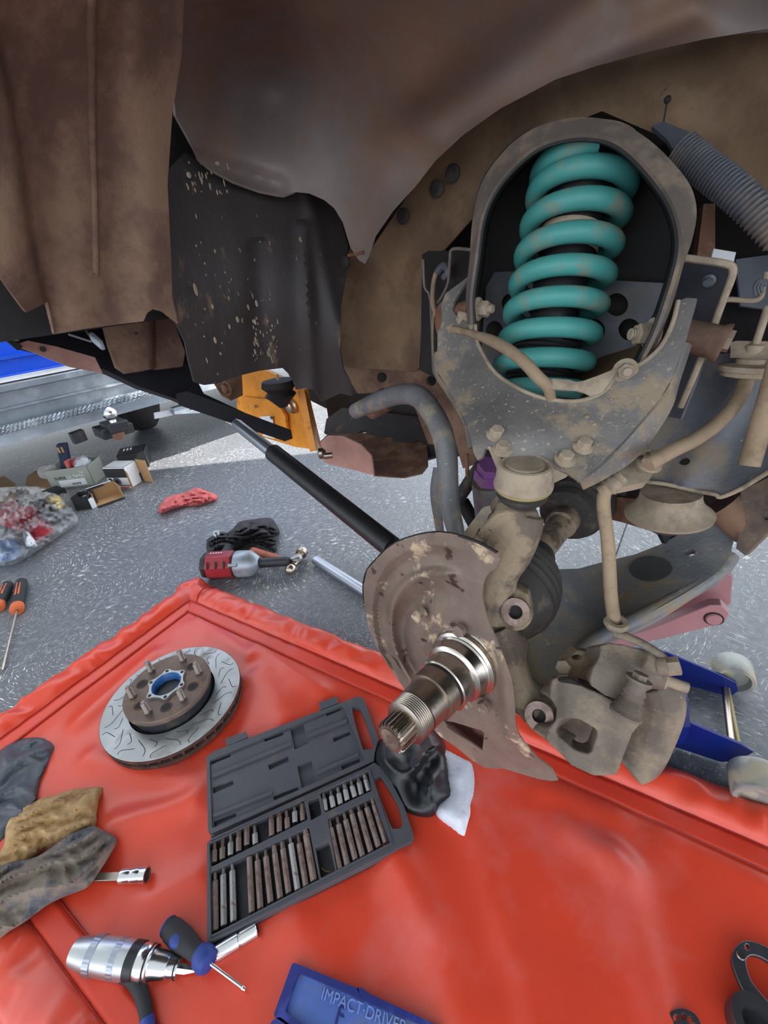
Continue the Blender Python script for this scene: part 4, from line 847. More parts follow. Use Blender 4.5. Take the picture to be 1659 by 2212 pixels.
SH('hose_bracket', hb, [(1165, 820, float(UCF(1171, 859)[0])-.016), (1340, 790, float(UCF(1345, 797)[0])-.006), (1280, 850, float(UCF(1280, 860)[0])-.010), (1190, 840, float(UCF(1190, 862)[0])-.018)], 'dusty', step=8, th=.0025, extra=lambda X, Y: .004*np.exp(-((X-1246)/10)**2))
# right hose system
g = G().tube([dd_(1614, 800, .335), dd_(1610, 830, .32), dd_(1590, 870, .29), dd_(1550, 915, .25), dd_(1500, 950, .21), dd_(1455, 972, .175), dd_(1420, 992, .15), dd_(1400, 1004, .14)], .0078, 14, 5); br2 = fin('brake_hose', g, 'hose', car, sharp=1.2, label='tan hose curving from the frame down to the arm')
g = G().lathe(dd_(1660, 660, .34), dd_(1614, 800, .335)-dd_(1660, 660, .34), [(0, .004), (.04, .004), (.042, .009), (.055, .009), (.057, .014), (.062, .014), (.064, .03), (.070, .03), (.071, .026), (.076, .026)], 24); fin('hose_fitting', g, 'dusty', br2)
g = G().lathe(dd_(1618, 782, .335), dd_(1612, 830, .325)-dd_(1618, 782, .335), [(0, .008), (.004, .011), (.009, .008), (.013, .011), (.018, .011), (.019, .008)], 20); fin('hose_ferrule', g, 'dusty', br2)
SH('frame_tab', [(1578, 740), (1590, 736), (1700, 738), (1700, 772), (1578, 768)], [cQ(1600, 750, .335), cQ(1700, 750, .335), cQ(1600, 770, .325)], 'dusty', step=12, th=.004)
g = G().tube([dd_(1690, 760, .29), dd_(1655, 880, .27), dd_(1618, 1006, .25)], .0105, 14, 3); fin('brake_hose', g, 'hose', car, label='thick pale hose end at the right edge')
fin('hose_block', G().sheet([(1317, 1030), (1330, 1010), (1383, 968), (1400, 962), (1418, 985), (1424, 1004), (1400, 1040), (1385, 1044), (1345, 1052), (1322, 1046)], [(1317, 1030, .50), (1424, 1000, .52), (1390, 1040, .50)], th=.012, step=10), 'dusty', br2, bevel=.001)
g = G().bolt(P(1400, 1004, .50), (UP+Vector((0.1, -.35, 0))).normalized(), .010, .010, stud=.010); fin('banjo_bolt', g, 'dusty', br2)
g = G().lathe(P(1345, 1028, .492), P(1310, 1056, .50)-P(1345, 1028, .492), [(0, .008), (.004, .010), (.007, .008), (.012, .011), (.016, .009), (.019, .012), (.022, .009), (.03, .009)], 20); fin('hose_ferrule', g, 'dusty', br2)
h3 = [P(1312, 1050, .497), P(1304, 1075, .50), P(1305, 1110, .503), P(1312, 1160, .506), P(1316, 1220, .508), P(1320, 1290, .51), P(1328, 1345, .512), P(1330, 1360, .512)]
g = G().tube(h3, [.0075]*8, 14, 4); fin('brake_hose', g, 'hose', car, sharp=1.2, label='tan hose hanging straight down to the caliper')
# unseen body above the arch: closes the wheel house so that it is shaded as it is
g = G().box(VV(-.28, -1.6, .78), AL*1.3, AF*2.6, UP*.06); g.box(VV(.66, -1.6, .0), AL*.05, AF*2.5, UP*.9); g.box(VV(-.28, .64, .40), AL*1.0, AF*.5, UP*.45)
fin('body_shell', g, 'dark', car)

# ================================================================ CALIPER (hangs on its hose)
cal = E('brake_caliper', 'heavy dusty brake caliper hanging by its hose in front of the blue jack', 'brake caliper', P(1310, 1640, .5))
B = lambda x, y, d: P(x, y, d)
cg = G()
cg.sheet([(1297, 1394), (1315, 1388), (1350, 1392), (1397, 1405), (1433, 1443), (1437, 1467), (1430, 1481), (1395, 1496), (1352, 1508), (1334, 1514), (1306, 1503), (1276, 1481), (1273, 1467), (1281, 1443), (1296, 1416)],
         [(1297, 1394, .50), (1433, 1443, .495), (1334, 1514, .485), (1276, 1475, .492)], th=.05, step=8, extra=lambda X, Y: .012*np.exp(-(((X-1350)/60)**2+((Y-1452)/42)**2)))
cg.tube([P(1385, 1425, .492), P(1420, 1446, .488)], .013, 14); cg.tube([P(1390, 1455, .494), P(1432, 1468, .488)], .013, 14)
cast('caliper_body', cg, 'cal', cal, .0018, 3)
cg = G()
cg.tube([P(1400, 1470, .535), P(1418, 1510, .535), P(1405, 1580, .54), P(1385, 1640, .54), P(1358, 1664, .54)], [.024, .027, .024, .020, .016], 14, 4, squash=(UP, 1.2))
cast('caliper_bridge', cg, 'cal', cal, .0020, 3)
cg = G()
cg.sheet([(1192, 1468), (1205, 1462), (1240, 1472), (1262, 1484), (1300, 1500), (1337, 1523), (1379, 1552), (1383, 1566), (1368, 1584), (1354, 1620), (1342, 1650), (1330, 1674), (1283, 1677), (1234, 1654), (1187, 1606), (1183, 1595), (1188, 1574), (1199, 1556), (1201, 1532), (1188, 1505)],
         [(1192, 1468, .505), (1379, 1560, .470), (1283, 1676, .478), (1185, 1598, .492)], th=.030, step=7, holes=[[(1208, 1556), (1230, 1552), (1252, 1554), (1286, 1574), (1291, 1582), (1279, 1624), (1270, 1629), (1240, 1619), (1206, 1590), (1200, 1577)]],
         extra=lambda X, Y: .006*np.exp(-((X-1345-(Y-1600)*-.15)/26)**2)-.010*np.exp(-((X-1195)/22)**2))
cast('caliper_frame', cg, 'cal', cal, .0017, 2)
fin('piston_pocket', G().sheet([(1195, 1545), (1250, 1535), (1305, 1560), (1300, 1635), (1265, 1650), (1205, 1610)], [(1250, 1590, .535)], th=.004, step=20), 'cal', cal)
fin('frame_slot', G().sheet(closed([(1205, 1470), (1228, 1470), (1252, 1482), (1230, 1480)], 3), [(1205, 1470, .502), (1252, 1482, .496), (1228, 1475, .497)], th=.002, step=6), 'dark', cal)
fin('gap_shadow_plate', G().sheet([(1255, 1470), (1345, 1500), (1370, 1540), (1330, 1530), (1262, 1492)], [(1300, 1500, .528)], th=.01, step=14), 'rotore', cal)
g = G(); g.tube([P(1325, 1368, .508), P(1360, 1378, .50), P(1400, 1398, .49), P(1432, 1420, .485), P(1442, 1445, .485)], [.005]*5, 10, 4); fin('fluid_pipe', g, 'cal', cal)
fin('banjo', G().lathe(P(1418, 1440, .485), P(1466, 1440, .475)-P(1418, 1440, .485), [(0, .011), (.010, .011), (.011, .008), (.013, .008)], 20), 'cal', cal)
fin('bolt', G().lathe(P(1440, 1440, .48), P(1466, 1438, .475)-P(1440, 1440, .48), [(0, .010), (.012, .010), (.013, .008)], 6), 'dusty', cal)
fin('bleed_screw', G().lathe(P(1428, 1466, .488), P(1478, 1484, .478)-P(1428, 1466, .488), [(0, .010), (.006, .010), (.007, .0062), (.026, .0062), (.027, .004)], 14), 'dusty', cal)
g = G(); pa = P(1385, 1455, .462); pb = P(1352, 1540, .468); ax_ = (pb-pa); ll = ax_.length
g.lathe(pa, ax_, [(0, .008), (.006, .008)], 6); g.lathe(pa, ax_, [(.006, .013), (.009, .013), (.010, .0085), (.018, .010), (.022, .012), (.025, .010), (.029, .0125), (.031, .009), (.035, .0135), (.037, .010), (.041, .0145), (.043, .0115), (.047, .0165), (.050, .0165)], 26)
fin('slide_pin', g, 'cal', cal, label='ribbed boot of the caliper slide pin')
g = G().ring(P(1330, 1352, .508), UP, [(0, .012), (.004, .014), (.008, .012), (.008, .007), (0, .007)], 20); fin('hose_collar', g, 'dusty', cal)
fin('rear_lug', G().sheet([(1222, 1428), (1248, 1405), (1285, 1412), (1300, 1440), (1275, 1475), (1230, 1462)], [(1250, 1440, .545)], th=.02, step=10, holes=[hl(1246, 1420, 12, 6)]), 'cast', cal, bevel=.002)
fin('rear_bolt', G().bolt(P(1222, 1440, .55), P(1200, 1446, .5)-P(1222, 1440, .55), .010, .014, washer=False), 'dusty', cal)

# ================================================================ TROLLEY JACK
jk = E('trolley_jack', 'blue trolley jack on steel rollers under the lower arm, handle in a black sleeve', 'jack', (.45, .65, 0))
wA = F(1618, 1712, 0)+UP*.04; wB = F(1575, 1500, 0)+UP*.04
rax = (wA-wB).normalized(); 
def side(pts, z0, m='blue', th=.006):
    return fin('side_plate', G().slab(pts, [], rax*th, step=.05), m, jk, bevel=.0015)
for (x1, y1, x2, y2, z) in (((1180, 1440, 1585, 1440, 0)), ((1200, 1560, 1600, 1600, 0))): pass
def jp(px, py, base):    # point on the vertical side plane through base along the jack
    n_ = np.array(rax); d = ray(px, py); return Vector(C0+((np.array(base)-C0)@n_)/(d@n_)*d)
o1 = wB+rax*-.0; o2 = wA-rax*.045
side([jp(x, y, o1) for x, y in ((1160, 1400), (1250, 1380), (1440, 1405), (1560, 1455), (1590, 1470), (1594, 1488), (1580, 1498), (1560, 1497), (1440, 1470), (1160, 1470))], 0)
side([jp(x, y, o2) for x, y in ((1160, 1425), (1300, 1470), (1440, 1533), (1600, 1602), (1628, 1618), (1590, 1640), (1555, 1640), (1400, 1590), (1160, 1500))], 0)
fin('cross_rod', G().tube([jp(1572, 1484, o1), jp(1597, 1615, o2)], .0035, 10), 'yellow', jk); fin('cross_rod', G().tube([jp(1565, 1484, o1), jp(1580, 1605, o2)], .006, 10), 'steel_dark', jk)
for q_, r_, ln_ in ((wB, .036, .05), (wA, .040, .055)):
    o_ = q_-rax*.015 if q_ is wA else q_-rax*.05
    fin('roller', G().lathe(o_, rax, [(0, r_*.5), (0, r_*.96), (.003, r_), (ln_-.003, r_), (ln_, r_*.95), (ln_, r_*.78), (ln_-.012, r_*.7)], 36), 'roller', jk)
al = [jp(x, y, (o1+o2)/2) for x, y in ((1215, 1440), (1245, 1395), (1400, 1345), (1530, 1292), (1555, 1292), (1572, 1310), (1562, 1330), (1400, 1372), (1280, 1410))]
fin('lift_link', G().slab(al, [], rax*.02, step=.05), 'mauve', jk, bevel=.002, label='mauve-painted lift link')
al = [jp(x, y, (o1+o2)/2-rax*.05) for x, y in ((1400, 1340), (1440, 1270), (1540, 1210), (1580, 1230), (1575, 1290), (1545, 1310))]
fin('lift_saddle_arm', G().slab(al, [], rax*.02, step=.05), 'mauve', jk, bevel=.002)
q = jp(1538, 1319, (o1+o2)/2+rax*-.002); fin('pivot_pin', G().lathe(q+rax*.024, rax, [(0, .012), (.003, .0105)], 24), 'mauve', jk); fin('pivot_ring', G().ring(q+rax*.022, rax, [(0, .0145), (.001, .0145), (.001, .012), (0, .012)], 24), 'dark', jk)
# handle
ha, hb_ = P(850, 1185, .755), P(510, 915, 1.06)
ue = (hb_-ha).normalized(); base_h = P(1250, 1480, .70)
hh = P(590, 978, .975)
fin('handle', G().tube([hb_, hb_.lerp(ha, .02), hh], [.0125, .0145, .0145], 16), 'alu', jk)
fin('handle_sleeve', G().tube([hh, P(846, 1182, .757)], .0205, 20), 'black', jk, label='black foam sleeve on the handle')
fin('handle_lower', G().tube([ha, P(900, 1225, .735), P(1040, 1330, .73), P(1130, 1440, .75)], .0145, 14), 'rust', jk)
fin('handle_socket', G().tube([P(1110, 1420, .745), P(1200, 1500, .80)], .03, 14), 'blue', jk)
for x, y, m in ((1075, 1470, 'blue'), ):
    fin('jack_body', G().bar((o1+o2)/2+UP*.03-Vector((.30, .0, 0)), (o1+o2)/2+UP*.03-Vector((.12, 0, 0)), rax*.10, UP*.05), m, jk)
#P3
# ================================================================ THINGS ON THE MAT
# ---- brake disc with hub
RC = Vector((-.531, .681, 0)); RR = .151; ZT = .046
dk = E('brake_disc', 'slotted brake disc and hub with six studs lying on the red mat', 'brake disc', RC)
def zr(prof, o=RC, seg=72): return G().ring(o, UP, prof, seg)
fin('friction_ring', zr([(ZT-.010, RR), (ZT-.001, RR), (ZT, RR-.001), (ZT, .094), (ZT-.010, .094)]), 'rotorf', dk, label='grey machined friction face')
fin('friction_ring', zr([(ZT-.032, RR-.001), (ZT-.022, RR-.001), (ZT-.022, .094), (ZT-.032, .094)]), 'rotore', dk)
fin('outer_edge', zr([(ZT-.0095, RR+.0006), (ZT-.0012, RR+.0006), (ZT-.0012, RR-.002), (ZT-.0095, RR-.002)]), 'rotore', dk)
g = G()
for k in range(40):
    a = 2*math.pi*k/40; d = Vector((math.cos(a), math.sin(a), 0)); n_ = Vector((-d.y, d.x, 0))
    g.box(RC+d*.098+UP*(ZT-.0225)-n_*.0025, d*(RR-.102), n_*.005, UP*.013)
fin('cooling_vanes', g, 'rotore', dk)
fin('hat', G().lathe(RC, UP, [(ZT-.03, .098), (ZT-.012, .094), (ZT-.004, .090), (ZT-.006, .086), (ZT+.012, .084), (ZT+.026, .084)], 72), 'beamdark', dk)
HZ = ZT+.026
hubc = RC
holes = []
fin('hub_flange', G().ring(hubc, UP, [(HZ, .093), (HZ+.010, .0925), (HZ+.012, .091), (HZ+.012, .036), (HZ-.005, .036), (HZ, .05)], 72), 'hub', dk, label='brown hub flange')
u0 = 0.35
for k in range(6):
    a = u0+k*math.pi/3; d = Vector((math.cos(a), math.sin(a), 0)); q = hubc+d*.0700+UP*(HZ+.012)
    g = G(); g.lathe(q, UP, [(0, .0075), (.006, .0075), (.007, .0062)]+[(.008+i*.0012, .0064 if i % 2 else .0056) for i in range(20)]+[(.033, .0045), (.036, .004)], 14); fin('wheel_stud', g, 'stud', dk)
    a2 = a+math.pi/6; d2 = Vector((math.cos(a2), math.sin(a2), 0)); q = hubc+d2*.063+UP*(HZ+.0122)
    if k not in (1,): fin('flange_hole', G().ring(q, UP, [(0, .0125), (.0008, .012), (.0008, .0085), (-.0006, .008)], 24), 'rotore', dk); fin('hole_floor', G().lathe(q, UP, [(-.001, .009), (.0003, .0085)], 20), 'dark', dk)
# centre boss with six drilled lobes
g = G(); out = []
for k in range(72):
    a = 2*math.pi*k/72; lob = .5+.5*math.cos(6*(a-u0-.5)); r = .036+.0085*lob**2; out.append(hubc+Vector((math.cos(a)*r, math.sin(a)*r, HZ+.010)))
inn_ = [hubc+Vector((math.cos(2*math.pi*k/40)*.0315, math.sin(2*math.pi*k/40)*.0315, HZ+.010)) for k in range(40)]
g.slab(out, [inn_], (0, 0, .008), step=.008); fin('centre_boss', g, 'rotorf', dk, sharp=.5)
for k in range(6):
    a = u0+.5+k*math.pi/3; q = hubc+Vector((math.cos(a)*.0385, math.sin(a)*.0385, HZ+.0182)); fin('boss_hole', G().lathe(q, UP, [(-.001, .0038), (.0004, .0036)], 16), 'dark', dk)
g = G(); g.lathe(hubc+UP*(HZ-.02), UP, [(.038, .0318), (.036, .0300), (.018, .027), (.012, .022), (.010, .017), (.014, .013), (.010, .008), (.009, .001)], 40, cap=False)
for v in g.bm.verts: v.co += Vector((noise.noise(v.co*260), noise.noise(v.co*260+Vector((5, 5, 5))), noise.noise(v.co*200)))*.0022
fin('bearing_grease', g, 'grease', dk, sharp=2, label='blue grease in the bearing bore')
# curved slots
g0 = None
for k in range(36):
    a0 = 2*math.pi*k/36; kind = k % 3
    r_a, r_b, cv = ((.104, .122, .10), (.126, .145, -.12), (.108, .140, .16))[kind]
    pts = []
    for i in range(7):
        t = i/6; r = r_a+(r_b-r_a)*t; a = a0+cv*(t-.5)*1.6+.09*math.sin(t*math.pi)*(1 if cv > 0 else -1); pts.append(RC+Vector((math.cos(a)*r, math.sin(a)*r, ZT-.0004)))
    fin('slot', G().tube(pts, .00095, 6, 2), 'beamdark', dk)

# ---- bit case
def KZ(x, y, z=.026): return F(400+x/2.5523, 1450+y/2.5523, z)      # measured on a close view
def TZ(x, y, z=.026): return F(440+x/3.6065, 1640+y/3.6065, z)
zb = .0045
cs = E('bit_case', 'open dark grey plastic case of hex-shank bits lying on the red mat', 'tool case', F(620, 1800, .006))
cx0, cy0 = (KZ(130, 900)-KZ(120, 470)), None
def rect_r(pts, r, n=4):
    out = []; m = len(pts)
    for i in range(m):
        p, a, b = pts[i], pts[i-1], pts[(i+1) % m]; da = (a-p).normalized(); db = (b-p).normalized()
        for k in range(n+1): t = k/n; out.append((p+da*r).lerp(p, 1-(1-t)**2*1).lerp(p+db*r, t**2) if 0 else ((p+da*r)*(1-t)**2+p*2*t*(1-t)+(p+db*r)*t**2))
    return out
LZ = .024
lid_o = [KZ(118, 470, LZ), KZ(160, 440, LZ), KZ(880, 165, LZ), KZ(950, 138, LZ), KZ(985, 150, LZ), KZ(1065, 370, LZ), KZ(1045, 450, LZ), KZ(1040, 495, LZ), KZ(150, 893, LZ), KZ(125, 880, LZ)]
slot1 = closed([KZ(920, 215, LZ), KZ(945, 200, LZ), KZ(970, 218, LZ), KZ(1035, 400, LZ), KZ(1025, 428, LZ), KZ(990, 430, LZ), KZ(975, 415, LZ)], 3); slot1 = [Vector(p) for p in slot1]
lid_in = rect_r([KZ(134, 492, LZ), KZ(870, 185, LZ), KZ(990, 490, LZ), KZ(148, 870, LZ)], .006)
def dz(L_, d): return [Vector(p)+UP*d for p in L_]
lid = fin('lid', G().slab(lid_o, [slot1, lid_in], (0, 0, -.013), step=.05), 'casep', cs, bevel=.0015)
pk = [[(140, 487), (245, 447), (252, 470), (145, 514)], [(435, 365), (535, 330), (542, 352), (440, 388)], [(577, 312), (648, 285), (680, 398), (603, 433)], [(775, 225), (852, 195), (860, 215), (780, 248)],
      [(455, 515), (565, 468), (572, 495), (465, 545)], [(815, 365), (905, 330), (912, 350), (820, 392)], [(617, 522), (695, 492), (725, 608), (642, 643)], [(150, 640), (262, 600), (268, 625), (155, 675)],
      [(485, 690), (620, 638), (625, 655), (490, 712)], [(860, 520), (960, 480), (966, 500), (865, 545)], [(157, 828), (278, 780), (283, 800), (162, 858)]]
base_h = [[KZ(x, y, LZ-.004) for x, y in q] for q in pk]
fin('lid_panel', G().slab(dz(lid_in, -.004), base_h, (0, 0, -.008), step=.05), 'casep', cs)
fin('lid_pockets', G().slab(dz(lid_in, -.012), [], (0, 0, -.003), step=.3), 'casep', cs)
for a, b in (((150, 583), (585, 400)), ((675, 360), (892, 275)), ((725, 565), (955, 462)), ((158, 800), (480, 672))):
    fin('lid_rib', G().bar(KZ(*a, LZ-.003), KZ(*b, LZ-.003), (KZ(a[0], a[1]+16)-KZ(*a)), UP*.007), 'casep', cs)
for a, b in (((220, 372), (335, 330)), ((735, 172), (838, 138))):
    q = [KZ(*a, LZ), KZ(*b, LZ), KZ(b[0]+8, b[1]+34, LZ), KZ(a[0]+8, a[1]+40, LZ)]; fin('latch', G().slab(q, [], (0, 0, -.014), step=.3), 'casep', cs, bevel=.001)
TZZ = .026
tray_o = [TZ(25, 655), TZ(60, 615), TZ(1270, 60), TZ(1330, 25), TZ(1420, 95), TZ(1560, 360), TZ(1635, 590), TZ(1615, 640), TZ(1450, 730), TZ(50, 1425), TZ(25, 1400)]
slot2 = [Vector(p) for p in closed([TZ(1335, 180), TZ(1345, 140), TZ(1385, 140), TZ(1500, 330), TZ(1545, 480), TZ(1535, 530), TZ(1490, 540), TZ(1450, 500)], 3)]
def wells():
    W = []
    W.append([TZ(45, 670), TZ(60, 635), TZ(780, 318), TZ(808, 470), TZ(60, 838)])                    # upper left row
    W.append([TZ(905, 262), TZ(1280, 92), TZ(1308, 245), TZ(945, 415)])                              # upper right row
    W.append([TZ(55, 880), TZ(820, 530), TZ(900, 945), TZ(60, 1368)])                               # lower left row
    W.append([TZ(965, 462), TZ(1325, 290), TZ(1450, 655), TZ(1040, 878)])                            # lower right
    W.append([TZ(810, 325), TZ(895, 292), TZ(918, 430), TZ(835, 478)])
    W.append([TZ(868, 690), TZ(975, 640), TZ(1025, 870), TZ(912, 925)])
    return [rect_r(q, .002, 2) for q in W]
WL = wells()
fin('tray', G().slab(tray_o, [slot2]+WL, (0, 0, -.014), step=.05), 'casep', cs, bevel=.001)
fin('tray_floor', G().slab(dz([tray_o[0], tray_o[2], TZ(1310, 60), TZ(1450, 730), tray_o[9]], -.0135), [], (0, 0, -.003), step=.3), 'beamdark', cs)
g = G(); 
for x1, y1, x2, y2 in ((1290, 75, 1470, 650), (1470, 650, 50, 1385), (50, 1385, 40, 660), (40, 660, 1290, 75)):
    g.bar(TZ(x1, y1, TZZ+.001), TZ(x2, y2, TZZ+.001), (TZ(x2, y2)-TZ(x1, y1)).cross(UP).normalized()*.002, UP*.002)
fin('tray_rim', g, 'casep', cs)
fin('hinge', G().tube([TZ(60, 600, .014), TZ(1270, 40, .014)], .004, 8), 'casep', cs)
BITS = dict(
 ul=[(85,650,85,710,85,805),(150,615,148,690,148,780),(212,590,212,650,212,750),(272,560,275,610,275,720),(338,520,338,526,338,672),(397,515,400,580,405,665),(528,440,528,470,532,600),(587,410,590,450,592,570),(643,400,650,460,655,545),(705,360,710,410,713,495),(768,350,770,400,775,480)],
 ur=[(932,265,938,310,950,410),(988,240,995,290,1012,380),(1043,220,1052,270,1068,355),(1092,180,1103,240,1120,325),(1148,160,1155,210,1180,300),(1200,130,1210,180,1230,280),(1250,110,1262,160,1288,250)],
 ll=[(90,880,90,950,95,1340),(155,845,155,900,160,1300),(222,815,225,870,235,1270),(355,755,357,762,378,1200),(415,730,420,790,445,1170),(482,700,485,760,525,1125),(550,670,555,735,600,1090),(610,640,618,700,665,1050),(672,605,680,660,735,1025),(735,580,745,660,800,995),(793,540,800,590,862,955)],
 lr=[(978,465,990,540,1062,865),(1037,445,1050,510,1122,835),(1092,410,1105,475,1185,790),(1143,380,1155,430,1240,765),(1202,355,1215,410,1305,730),(1258,325,1270,380,1365,690),(1315,305,1328,360,1420,655)])
ORD = ['first', 'second', 'third', 'fourth', 'fifth', 'sixth', 'seventh', 'eighth', 'ninth', 'tenth', 'eleventh']
ROWN = dict(ul=('short', 'upper left row of the case'), ur=('short', 'upper right row of the case'), ll=('long', 'lower left row of the case'), lr=('long', 'lower right row of the case'))
for key, L_ in BITS.items():
    kind, row = ROWN[key]
    for i, (x0, y0, x1, y1, x2, y2) in enumerate(L_):
        z = .0205; a, n_, b = TZ(x0, y0, z), TZ(x1, y1, z), TZ(x2, y2, z); r = .0052 if not (key == 'll' and i == 10) else .0064
        silver = (key in ('ur',)) or (key == 'll' and i in (1, 2, 8)) or (key == 'ul' and i in (2, 5, 9))
        nm = ('silvery ' if silver else 'rusty ')
        bo = E('hex_bit', '%s%s bit, %s from the left in the %s' % (nm, kind, ORD[i], row), 'screw bit', (b.x, b.y, .0115), group='%s bits in the %s' % (kind, 'case'))
        ax_ = b-n_; L3 = ax_.length; m = 'bit2' if silver else 'bit'
        fin('shank', G().lathe(n_, ax_, [(-.0015, r*.6), (.001, r), (L3-.001, r), (L3, r*.8)], 6, ref=UP), m, bo, sharp=.4)
        sp = r*(.85 if i in (3, 6, 7, 10) else .55)
        g = G().lathe(a, n_-a, [(0, sp*.8), (.001, sp), ((n_-a).length, sp)], 24 if i % 2 else 12, teeth=(0, 1, .78) if i % 2 else None); fin('tip', g, m, bo, sharp=.4)
fin('straw', G().tube([TZ(918, 845, .0125), TZ(945, 870, .013), TZ(985, 878, .0125)], .0007, 6, 4), 'card', label='tiny pale straw lying in the empty well of the bit case', cat='straw')

# ---- black glove with paper towel under the spindle
rag('paper_towel', [(935, 1600), (965, 1618), (1005, 1640), (1020, 1650), (1026, 1690), (1024, 1740), (1018, 1790), (1008, 1822), (998, 1815), (975, 1790), (945, 1765), (938, 1740), (960, 1700), (950, 1650)], .030, 'paper', 'white paper towel sticking out beside the black glove under the stub axle', 'paper towel', 22, 3, edge=40, step=5, soft=True, smooth=2)
g_ = rag('nitrile_glove', [(812, 1612), (830, 1590), (870, 1580), (930, 1572), (960, 1600), (972, 1680), (978, 1720), (955, 1740), (938, 1762), (915, 1766), (880, 1756), (862, 1735), (850, 1710), (830, 1690), (806, 1650)], .07, 'nitrile', 'crumpled black nitrile glove on the mat under the stub axle', 'glove', 22, 11, step=6, edge=60, dirn=(.4, -.9), soft=True)
# ---- left heap: glove, brown paper, grey rag
rag('nitrile_glove', [(-40, 1640), (-10, 1625), (20, 1605), (55, 1594), (86, 1592), (105, 1598), (119, 1614), (110, 1640), (96, 1668), (84, 1700), (78, 1736), (60, 1765), (20, 1800), (-40, 1850)], .034, 'nitrile2', 'dull black glove at the left edge of the mat, above the brown paper', 'glove', 9, 23, step=6, edge=40, dirn=(.7, .7))
rag('brown_paper', [(-30, 1860), (0, 1840), (10, 1815), (12, 1785), (25, 1765), (38, 1762), (48, 1742), (70, 1735), (90, 1724), (118, 1718), (150, 1706), (190, 1702), (221, 1700), (214, 1725), (208, 1760), (204, 1790), (160, 1810), (110, 1830), (70, 1850), (40, 1872), (-30, 1900)], .034, 'brownpaper', 'crumpled brown paper towel stained dark between glove and grey rag', 'paper towel', 26, 31, step=6, edge=22, dirn=(.9, .3), smooth=2, z0=.010)
rag('grey_rag', [(-40, 1880), (0, 1866), (40, 1858), (80, 1850), (110, 1830), (150, 1800), (185, 1785), (200, 1782), (225, 1795), (252, 1812), (240, 1840), (215, 1880), (198, 1905), (180, 1920), (140, 1935), (100, 1955), (60, 1985), (20, 2010), (-40, 2040)], .045, 'raggrey', 'dirty grey-brown cotton rag heaped at the left of the mat', 'rag', 22, 47, step=6, edge=34, dirn=(.85, .5), z0=.022)
# ---- socket on a bar
se = E('socket_wrench', 'chrome socket on a dark flat bar poking out from the grey rag', 'wrench', F(270, 1890, .005))
a, b, c_ = F(190, 1896, .016), F(262, 1894, .016), F(318, 1890, .016)
fin('bar', G().bar(a, b, (b-a).cross(UP).normalized()*.012, UP*.007), 'steel_dark', se, bevel=.001)
sa = c_-b; sl_ = sa.length
fin('socket', G().lathe(b, sa, [(-.002, .008), (0, .0105), (.014, .0105), (.015, .0098), (.018, .0098), (.019, .0112), (.030, .0112), (.031, .0105), (.034, .0105), (.035, .0118), (sl_, .0118), (sl_, .0095), (sl_-.012, .009)], 28), 'chrome', se)
fin('socket_mouth', G().lathe(b, sa, [(sl_-.013, .0094), (sl_-.004, .0094)], 6), 'dark', se)
# ---- impact driver
im = E('impact_driver', 'stubby chrome hand impact driver with knurled bands in front of the pliers', 'impact driver', F(280, 2070, .005))
a, b = F(160, 2056, .026), F(424, 2097, .014); ax_ = b-a; L_ = ax_.length; s_ = L_/640
def pr_(L): return [(x*s_, r) for x, r in L]
fin('body', G().lathe(a, ax_, pr_([(0, .012), (8, .0165), (60, .0195), (120, .0215), (180, .0225), (260, .0228), (330, .0222), (345, .0222), (345, .010)]), 40), 'satin', im)
for x0, x1 in ((100, 140), (225, 262)): fin('knurled_band', G().lathe(a, ax_, pr_([(x0, .0215), (x0+3, .0231), (x1-3, .0233), (x1, .022)]), 96, teeth=(x0*s_, x1*s_, .985)), 'alu', im)
fin('black_band', G().lathe(a, ax_, pr_([(305, .0222), (308, .0232), (352, .0228), (355, .0218)]), 40), 'nitrile', im)
fin('collar', G().lathe(a, ax_, pr_([(352, .0212), (372, .0222), (392, .0222), (400, .0205), (404, .0205), (408, .021), (418, .021), (420, .018), (440, .0165), (490, .0155), (500, .0145), (506, .0145), (510, .0135), (540, .0125), (548, .0118), (556, .0118)]), 40), 'chrome', im)
fin('gasket', G().lathe(a, ax_, pr_([(398, .0208), (401, .0214), (406, .0214), (408, .0208)]), 36), 'dark', im); fin('gasket', G().lathe(a, ax_, pr_([(540, .0128), (546, .0128)]), 30), 'dark', im)
fin('bit_tip', G().lathe(a, ax_, pr_([(556, .0065), (590, .006), (600, .005), (640, .0015)]), 6), 'chrome', im)
# ---- blue screwdriver
sd = E('screwdriver', 'stubby blue and grey screwdriver leaning over the impact driver tip', 'screwdriver', F(440, 2070, .005))
a, b, c_ = F(360, 1998, .018), F(452, 2080, .03), F(530, 2138, .012); ax_ = b-a; L_ = ax_.length
fin('handle', G().lathe(a, ax_, [(0, .007), (.003, .0125), (L_*.15, .0155), (L_*.4, .0158), (L_*.62, .0125), (L_*.75, .0118), (L_*.78, .0115)], 32), 'grip', sd)
fin('handle_end', G().lathe(a, ax_, [(-.0005, .0055), (.0015, .0115), (.004, .0138), (.006, .0140)], 32), 'gripblue', sd)
fin('grip_inlay', G().ball(a.lerp(b, .36)+UP*.0085+Vector((-.0, -.004, 0)), .0098, 20, (1.35, 1.1, .8)), 'gripblue', sd)
fin('finger_guard', G().lathe(a, ax_, [(L_*.76, .0115), (L_*.82, .0155), (L_*.93, .0165), (L_, .013), (L_*1.03, .006)], 32), 'gripblue', sd)
fin('hang_hole', G().lathe(a.lerp(b, .06)+UP*.0125, UP+Vector((-.6, -.3, 0)), [(0, .0028), (.0015, .0026)], 14), 'dark', sd)
fin('blade', G().tube([b, b.lerp(c_, .9), b.lerp(c_, .93), c_], [.0022, .0022, .0034, .0022], 12), 'chrome', sd)
